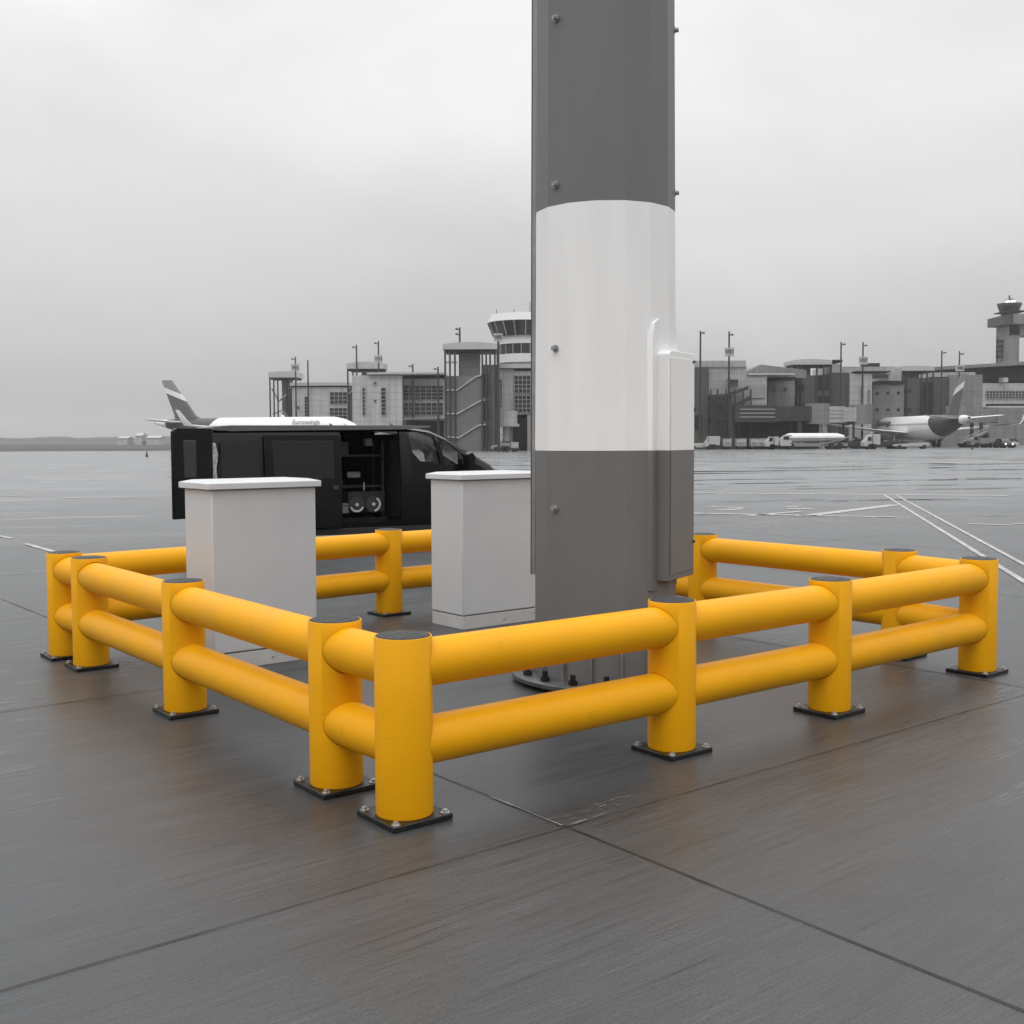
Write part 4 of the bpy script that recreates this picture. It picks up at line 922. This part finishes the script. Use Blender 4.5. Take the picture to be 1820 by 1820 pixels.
def airliner(label, nose, heading, group='parked airliners'):
    t = thing('airliner', label, 'aircraft', nose, heading, group)
    b = MB(); ST = [(0,2.85,.06),(-.4,2.88,.55),(-1.0,2.95,.95),(-2,3.1,1.38),(-3.2,3.28,1.72),(-5,3.4,1.97),(-9,3.4,1.98),(-25,3.4,1.98),(-28,3.55,1.83),(-31,3.9,1.46),(-34,4.35,.95),(-36.4,4.65,.52),(-37.4,4.75,.30)]
    b.loft([[Vector((x, r_*math.cos(2*math.pi*i/28), z+r_*math.sin(2*math.pi*i/28)*1.04)) for i in range(28)] for x,z,r_ in ST]); fu = b.build('fuselage', M['fus'], t, smooth=60)
    b = MB(); b.loft([[Vector((-37.35,.2*math.cos(2*math.pi*i/12),4.75+.2*math.sin(2*math.pi*i/12))) for i in range(12)],[Vector((-37.6,.17*math.cos(2*math.pi*i/12),4.75+.17*math.sin(2*math.pi*i/12))) for i in range(12)]]); b.build('exhaust', M['veh_d'], fu)
    b = MB()
    for i in (-1,1): b.loft([[Vector((-1.75,.15*i,3.95)),Vector((-2.5,.15*i,4.55)),Vector((-2.9,1.25*i,4.25)),Vector((-2.2,1.22*i,3.75))],[Vector((-1.65,.15*i,4.0)),Vector((-2.4,.15*i,4.62)),Vector((-2.9,1.34*i,4.3)),Vector((-2.1,1.32*i,3.8))]])
    b.build('cockpit_window', M['win_b'], fu, smooth=0)
    def surf(name, mat, secs, par=t):
        b = MB(); rings = []
        for (xl, xt, y, z, th, vert) in secs:
            c = xl-xt; r_ = []
            for fx, ft in ((0,0),(.1,.5),(.35,.5*1.0),(.7,.32),(1,.02),(.7,-.3),(.35,-.42),(.1,-.4)):
                d_ = ft*th
                r_.append(Vector((xl-c*fx, y+d_, z)) if vert else Vector((xl-c*fx, y, z+d_)))
            rings.append(r_)
        b.loft(rings); return b.build(name, mat, par, smooth=40)
    for s_ in (-1,1):
        wi = surf('wing', M['plane_g'] if False else M['plane_w'], [(-11.0,-18.6,s_*1.6,2.5,.8,0),(-14.2,-19.0,s_*6.4,2.95,.5,0),(-20.6,-22.3,s_*16.6,4.0,.2,0)])
        surf('winglet', M['plane_w'], [(-20.6,-22.2,s_*16.55,4.0,.18,1),(-21.2,-22.4,s_*17.0,4.6,.14,1),(-22.6,-23.2,s_*17.3,6.3,.08,1)], wi)
        surf('stabiliser', M['plane_w'], [(-31.8,-35.4,s_*.5,4.7,.34,0),(-34.9,-36.6,s_*6.2,5.2,.14,0)])
        b = MB(); b.loft([[Vector((x, s_*5.75+r_*math.cos(2*math.pi*i/20), 1.72+r_*math.sin(2*math.pi*i/20))) for i in range(20)] for x, r_ in ((-10.6,.98),(-10.3,1.1),(-12,1.18),(-13.8,1.0),(-15.2,.6),(-15.9,.25))]); b.build('engine', M['plane_g'], t)
        b = MB(); b.cyl((-17.6,s_*3.8,2.6),(-17.6,s_*3.8,.6),.16,n=10); ge = b.build('landing_gear', M['plane_g'], t)
        for dy in (-.42,.42): b = MB(); b.cyl((-17.6,s_*3.8+dy-.18,.58),(-17.6,s_*3.8+dy+.18,.58),.58,n=20); b.build('wheel', M['rubber'], ge)
    surf('tail_fin', M['fin'], [(-28.2,-33.9,0,5.0,.5,1),(-29.9,-34.0,0,5.9,.40,1),(-34.3,-36.3,0,11.8,.2,1)])
    b = MB(); b.cyl((-5.1,0,2),(-5.1,0,.45),.11,n=8); ge = b.build('landing_gear', M['plane_g'], t)
    for dy in (-.25,.25): b = MB(); b.cyl((-5.1,dy-.12,.38),(-5.1,dy+.12,.38),.38,n=18); b.build('wheel', M['rubber'], ge)
    return t, fu
hv = R(-15)
k_ = (648-910)/F; a1, f1 = airliner('white airliner broadside behind the van, its dark fin left of the van', (k_*180,180,0), hv)
text_mesh('Eurowings', 1.15, M['ink_soft'], 'lettering', f1, rootmat(a1) @ Matrix.Translation((-9.2,-1.86,4.62)) @ Matrix.Rotation(R(72),4,'X'), bold=.02)
k2_ = (1557-910)/F; h2 = math.atan2(215-178, k2_*215-((1719-910)/F)*178)
a2, f2_ = airliner('white airliner seen from behind with dark rear fuselage, parked at the right pier', (k2_*215,215,0), h2)
text_mesh('Eurowings', 1.5, M['ink'], 'lettering', f2_, rootmat(a2) @ Matrix.Translation((-8.2,1.94,4.35)) @ Matrix.Rotation(R(180),4,'Z') @ Matrix.Rotation(R(75),4,'X'), bold=.03)

# ------------------------------------------------------------------ jet bridges, ground vehicles
def wheels(t, xs, r, y0, y1, n=16):
    for x in xs:
        for y in (y0, y1):
            b = MB(); b.cyl((x,y-.14,r),(x,y+.14,r),r,n=n); b.build('wheel', M['rubber'], t)
def ground_obj(name, label, cat, px, Y, rz_=0, group=None):
    q = atY(px, 780, Y); return thing(name, label, cat, (q.x, Y, 0), rz_, group)
# jet bridge 1
def jet_bridge(label, px, Y, length, rz_, z=4.2, h=2.6, mat=M['wall_d'], group='passenger boarding bridges'):
    t = ground_obj('jet_bridge', label, 'jet bridge', px, Y, rz_, group)
    b = MB(); b.box(0,length*.55,-1.5,1.5,z,z+h); b.box(length*.45,length,-1.25,1.25,z+.15,z+h-.15); b.build('tunnel', mat, t)
    for i in range(3):
        b = MB(); b.box(length*.06,length*.5,-1.56,-1.5,z+.7+i*.6,z+.86+i*.6); b.build('stripe', M['mull'], t)
    b = MB(); b.cyl((length+1,0,z-.3),(length+1,0,z+h+.3),1.9,n=20); b.build('cab', M['wall_m'], t)
    b = MB(); b.box(length*.78,length*.82,-1.9,-1.5,.5,z); b.box(length*.78,length*.82,1.5,1.9,.5,z); b.box(length*.72,length*.88,-2,2,.4,.9); b.build('support_leg', M['veh_d'], t)
    wheels(t, (length*.75,length*.85), .55, -1.6, 1.6)
    b = MB(); b.cyl((0,0,0),(0,0,z+h+.2),.6,n=12); b.build('pivot_column', mat, t)
    return t
jet_bridge('dark passenger bridge low in front of the right pier, beside the mast', 1300, 176, 13, R(8), mat=M['dark_bridge'])
jet_bridge('passenger bridge reaching the nose of the right airliner', 1463, 184, 5.6, R(12), mat=M['wall_r'])
jet_bridge('passenger bridge behind the tail of the right airliner', 1830, 196, 12, R(184), mat=M['wall_m'])
# boarding column with pale posts
t = ground_obj('service_column', 'pale double column with two lamps beside the fuel truck', 'column', 1459, 180)
for x in (-.35,.35):
    b = MB(); b.cyl((x,0,0),(x*.8,0,4.9),.2,n=10); b.build('post', M['wall_l'], t); b = MB(); b.box(x-.25,x+.25,-.3,.3,4.9,5.5); b.build('lamp', M['veh_w'], t)
# fuel tanker
t = ground_obj('fuel_truck', 'long white tanker truck parked before the dark passenger bridge', 'truck', 1384, 168)
s_ = 168/F; Ln = 126*s_
b = MB(); b.loft([[Vector((x,1.15*math.cos(2*math.pi*i/20),1.75+r_*math.sin(2*math.pi*i/20))) for i in range(20)] for x,r_ in ((1.0,.3),(1.25,.62),(1.7,.68),(Ln*.82,.66),(Ln*.9,.4))]); b.build('tank', M['tank_w'], t)
b = MB(); b.loft([[Vector((x,y,z)) for y,z in ((-1.15,.5),(1.15,.5),(1.1,zt_),(-1.1,zt_))] for x,zt_ in ((0,1.25),(.35,1.7),(1.1,2.2),(1.7,2.2))]); cb = b.build('cab', M['veh_w'], t, bevel=.08)
b = MB(); b.box(.45,1.3,-1.16,-1.12,1.45,1.95); b.build('window', M['win_b'], cb)
b = MB(); b.box(.2,Ln*.95,-1.0,1.0,.45,.95); b.build('chassis', M['veh_m'], t)
b = MB(); line = [(Ln*.62,.75),(Ln*.95,1.6)]; b.hexa([(Ln*.6,-1.25,.7),(Ln*.97,-1.25,1.75),(Ln*.97,-.9,1.75),(Ln*.6,-.9,.7),(Ln*.6,-1.25,.9),(Ln*.97,-1.25,1.95),(Ln*.97,-.9,1.95),(Ln*.6,-.9,.9)]); b.build('hose_boom', M['veh_m'], t)
b = MB(); b.box(.4,Ln*.9,-1.19,-1.15,1.55,1.63); b.build('stripe', M['veh_d'], t)
wheels(t, (1.6,Ln*.72,Ln*.83), .48, -1.0, 1.0)
# small vehicles
def box_truck(label, px, Y, L_, h_, cabf, mat=M['veh_w'], rz_=0, name='service_truck', cat='truck', group='service vehicles by the terminal'):
    t = ground_obj(name, label, cat, px, Y, rz_, group)
    cl = L_*cabf
    b = MB(); b.box(cl+.1,L_,-1,1,.65,h_); b.build('box', mat, t, bevel=.05)
    b = MB(); b.loft([[Vector((x,y,z)) for y,z in ((-.95,.45),(.95,.45),(.9,zt_),(-.9,zt_))] for x,zt_ in ((0,1.1),(.3,1.35),(.75,min(2.1,h_)),(cl,min(2.15,h_)))]); cb = b.build('cab', mat, t, bevel=.05)
    b = MB(); b.box(.5,cl-.15,-1.0,-.93,1.25,1.8); b.build('window', M['win_b'], cb)
    b = MB(); b.box(.1,L_,-.85,.85,.35,.65); b.build('chassis', M['veh_d'], t)
    wheels(t, (.9, L_-.9), .42, -.9, .9); return t
def car(label, px, Y, L_=4.2, mat=M['veh_w'], rz_=0, lights=False):
    t = ground_obj('parked_car', label, 'car', px, Y, rz_, 'service vehicles by the terminal')
    b = MB(); b.loft([[Vector((x,y,z)) for y,z in ((-.85,.3),(.85,.3),(.85,zt_),(-.85,zt_))] for x,zt_ in ((0,.7),(.3,.85),(1.2,.95),(L_-.6,.98),(L_,.8))]); b.build('body', mat, t, bevel=.08)
    b = MB(); b.loft([[Vector((x,y,z)) for y,z in ((-.78,.9),(.78,.9),(.65,zt_),(-.65,zt_))] for x,zt_ in ((.9,.95),(1.6,1.45),(3.1,1.48),(3.8,.97))]); b.build('cabin', M['win_b'], t, bevel=.05)
    wheels(t, (.8,L_-.8), .32, -.78, .78)
    if lights:
        for y in (-.55,.55): b = MB(); b.cyl((-.03,y,.62),(.03,y,.62),.13,n=12); b.build('headlight', M['lamp'], t)
    return t
def cart(label, px, Y, w_=1.7, h_=1.55, mat=M['veh_w']):
    t = ground_obj('baggage_cart', label, 'cart', px, Y, 0, 'covered baggage carts in a row')
    b = MB(); b.box(0,w_,-.75,.75,.5,h_); b.build('load_box', mat, t, bevel=.05)
    b = MB(); b.box(-.06,w_+.06,-.82,.82,h_,h_+.1); b.build('roof', mat, t)
    b = MB(); b.box(.12,w_-.12,-.78,-.74,.65,h_-.45); b.build('curtain', M['veh_m'], t)
    b = MB(); b.box(-.1,w_+.1,-.7,.7,.35,.5); b.cyl((w_,0,.4),(w_+.7,0,.4),.04,n=6); b.build('chassis', M['veh_d'], t)
    wheels(t, (.3,w_-.3), .22, -.65, .65, 12); return t
car('small white car closest to the mast on the far apron', 1222, 172, 2.9+1.2)
box_truck('boxy white truck between the small car and the baggage carts', 1251, 171, 2.3, 2.0, .25)
cart('baggage cart with a gap on both sides, leftmost cart of the row', 1285, 170, 1.15); cart('second baggage cart from the left in the row', 1308, 170, 1.45); cart('third baggage cart in the row', 1333, 170, 1.15); cart('last baggage cart, hitched behind the white tug', 1346, 170, 1.15)
box_truck('white baggage tug between the carts and the tanker', 1359, 168, 1.9, 1.9, .6)
box_truck('white service truck under the wing of the right airliner', 1533, 165, 2.3, 2.2, .5)
box_truck('grey loader truck half hidden by the dark engine of the right airliner', 1510, 172, 2.6, 1.6, .4, mat=M['veh_d'])
box_truck('dark ground power unit under the near wing of the right airliner', 1572, 170, 1.9, 1.35, .35, mat=M['veh_d'], name='power_unit', cat='generator')
box_truck('dark tow tractor beside the power unit under the right airliner', 1594, 171, 1.5, 1.2, .5, mat=M['veh_d'], name='tow_tractor', cat='tractor')
box_truck('grey tractor half hidden behind the white tanker', 1402, 173, 2.2, 2.3, .5, mat=M['veh_m'], name='tow_tractor', cat='tractor')
t = ground_obj('baggage_loader', 'low belt loader on the ground under the right airliner', 'loader', 1588, 168, 0)
b = MB(); b.hexa([(0,-.5,.4),(5.2,-.5,.5),(5.2,.5,.5),(0,.5,.4),(0,-.5,.7),(5.2,-.5,.95),(5.2,.5,.95),(0,.5,.7)]); b.build('belt', M['veh_w'], t); b = MB(); b.box(.4,4.8,-.7,.7,.3,.45); b.build('chassis', M['veh_m'], t); wheels(t,(.7,4.4),.3,-.6,.6)
t = ground_obj('passenger_stairs', 'mobile stairs with a pale handrail behind the right airliner tail', 'stairs', 1705, 186, 0)
b = MB(); b.hexa([(0,-.8,.5),(4.4,-.8,2.4),(4.4,.8,2.4),(0,.8,.5),(0,-.8,.75),(4.4,-.8,2.7),(4.4,.8,2.7),(0,.8,.75)]); b.build('flight', M['wall_m'], t); b = MB(); b.hexa([(0,-.9,1.3),(4.4,-.9,3.25),(4.4,-.8,3.25),(0,-.8,1.3),(0,-.9,1.42),(4.4,-.9,3.4),(4.4,-.8,3.4),(0,-.8,1.42)]); b.build('handrail', M['veh_w'], t)
b = MB(); b.box(0,5,-.8,.8,.35,.6); b.box(4.2,4.6,-.7,.7,.5,2.4); b.build('chassis', M['veh_d'], t); wheels(t,(.6,4.2),.4,-.8,.8)
box_truck('long grey van row vehicle behind the mobile stairs', 1722, 182, 4.0, 1.55, .3, mat=M['veh_m'])
car('white car beside the lit headlights at the right edge', 1767, 180, 3.6)
car('dark vehicle with two lit headlights facing the camera at the right edge', 1794, 176, 4.2, mat=M['veh_d'], rz_=R(90), lights=True)
car('low grey car left of the mast in front of the stair tower', 872, 158, 2.6, mat=M['veh_m'])
box_truck('small grey service truck left of the mast near the rotunda', 889, 150, 1.3, 1.15, .4, mat=M['veh_m'])
cart('single pale cart right beside the mast under the terminal columns', 908, 150, 1.0, 1.2)
b = MB(); b.lathe([(.16,0),(.15,.05),(.07,.4),(.04,.6)], n=12); o = b.build('marker_cone', M['veh_d']); q = atz(261, 812); o.location = (q.x,q.y,0); tag(o, 'tiny dark marker cone standing on the empty apron left of the van', 'cone')
b = MB(); b.lathe([(.2,0),(.18,.05),(.08,.4),(.05,.7)], n=12); o = b.build('marker_cone', M['veh_d']); q = atz(1728, 799); o.location = (q.x,q.y,0); tag(o, 'tiny dark marker cone in front of the right airliner tail', 'cone')
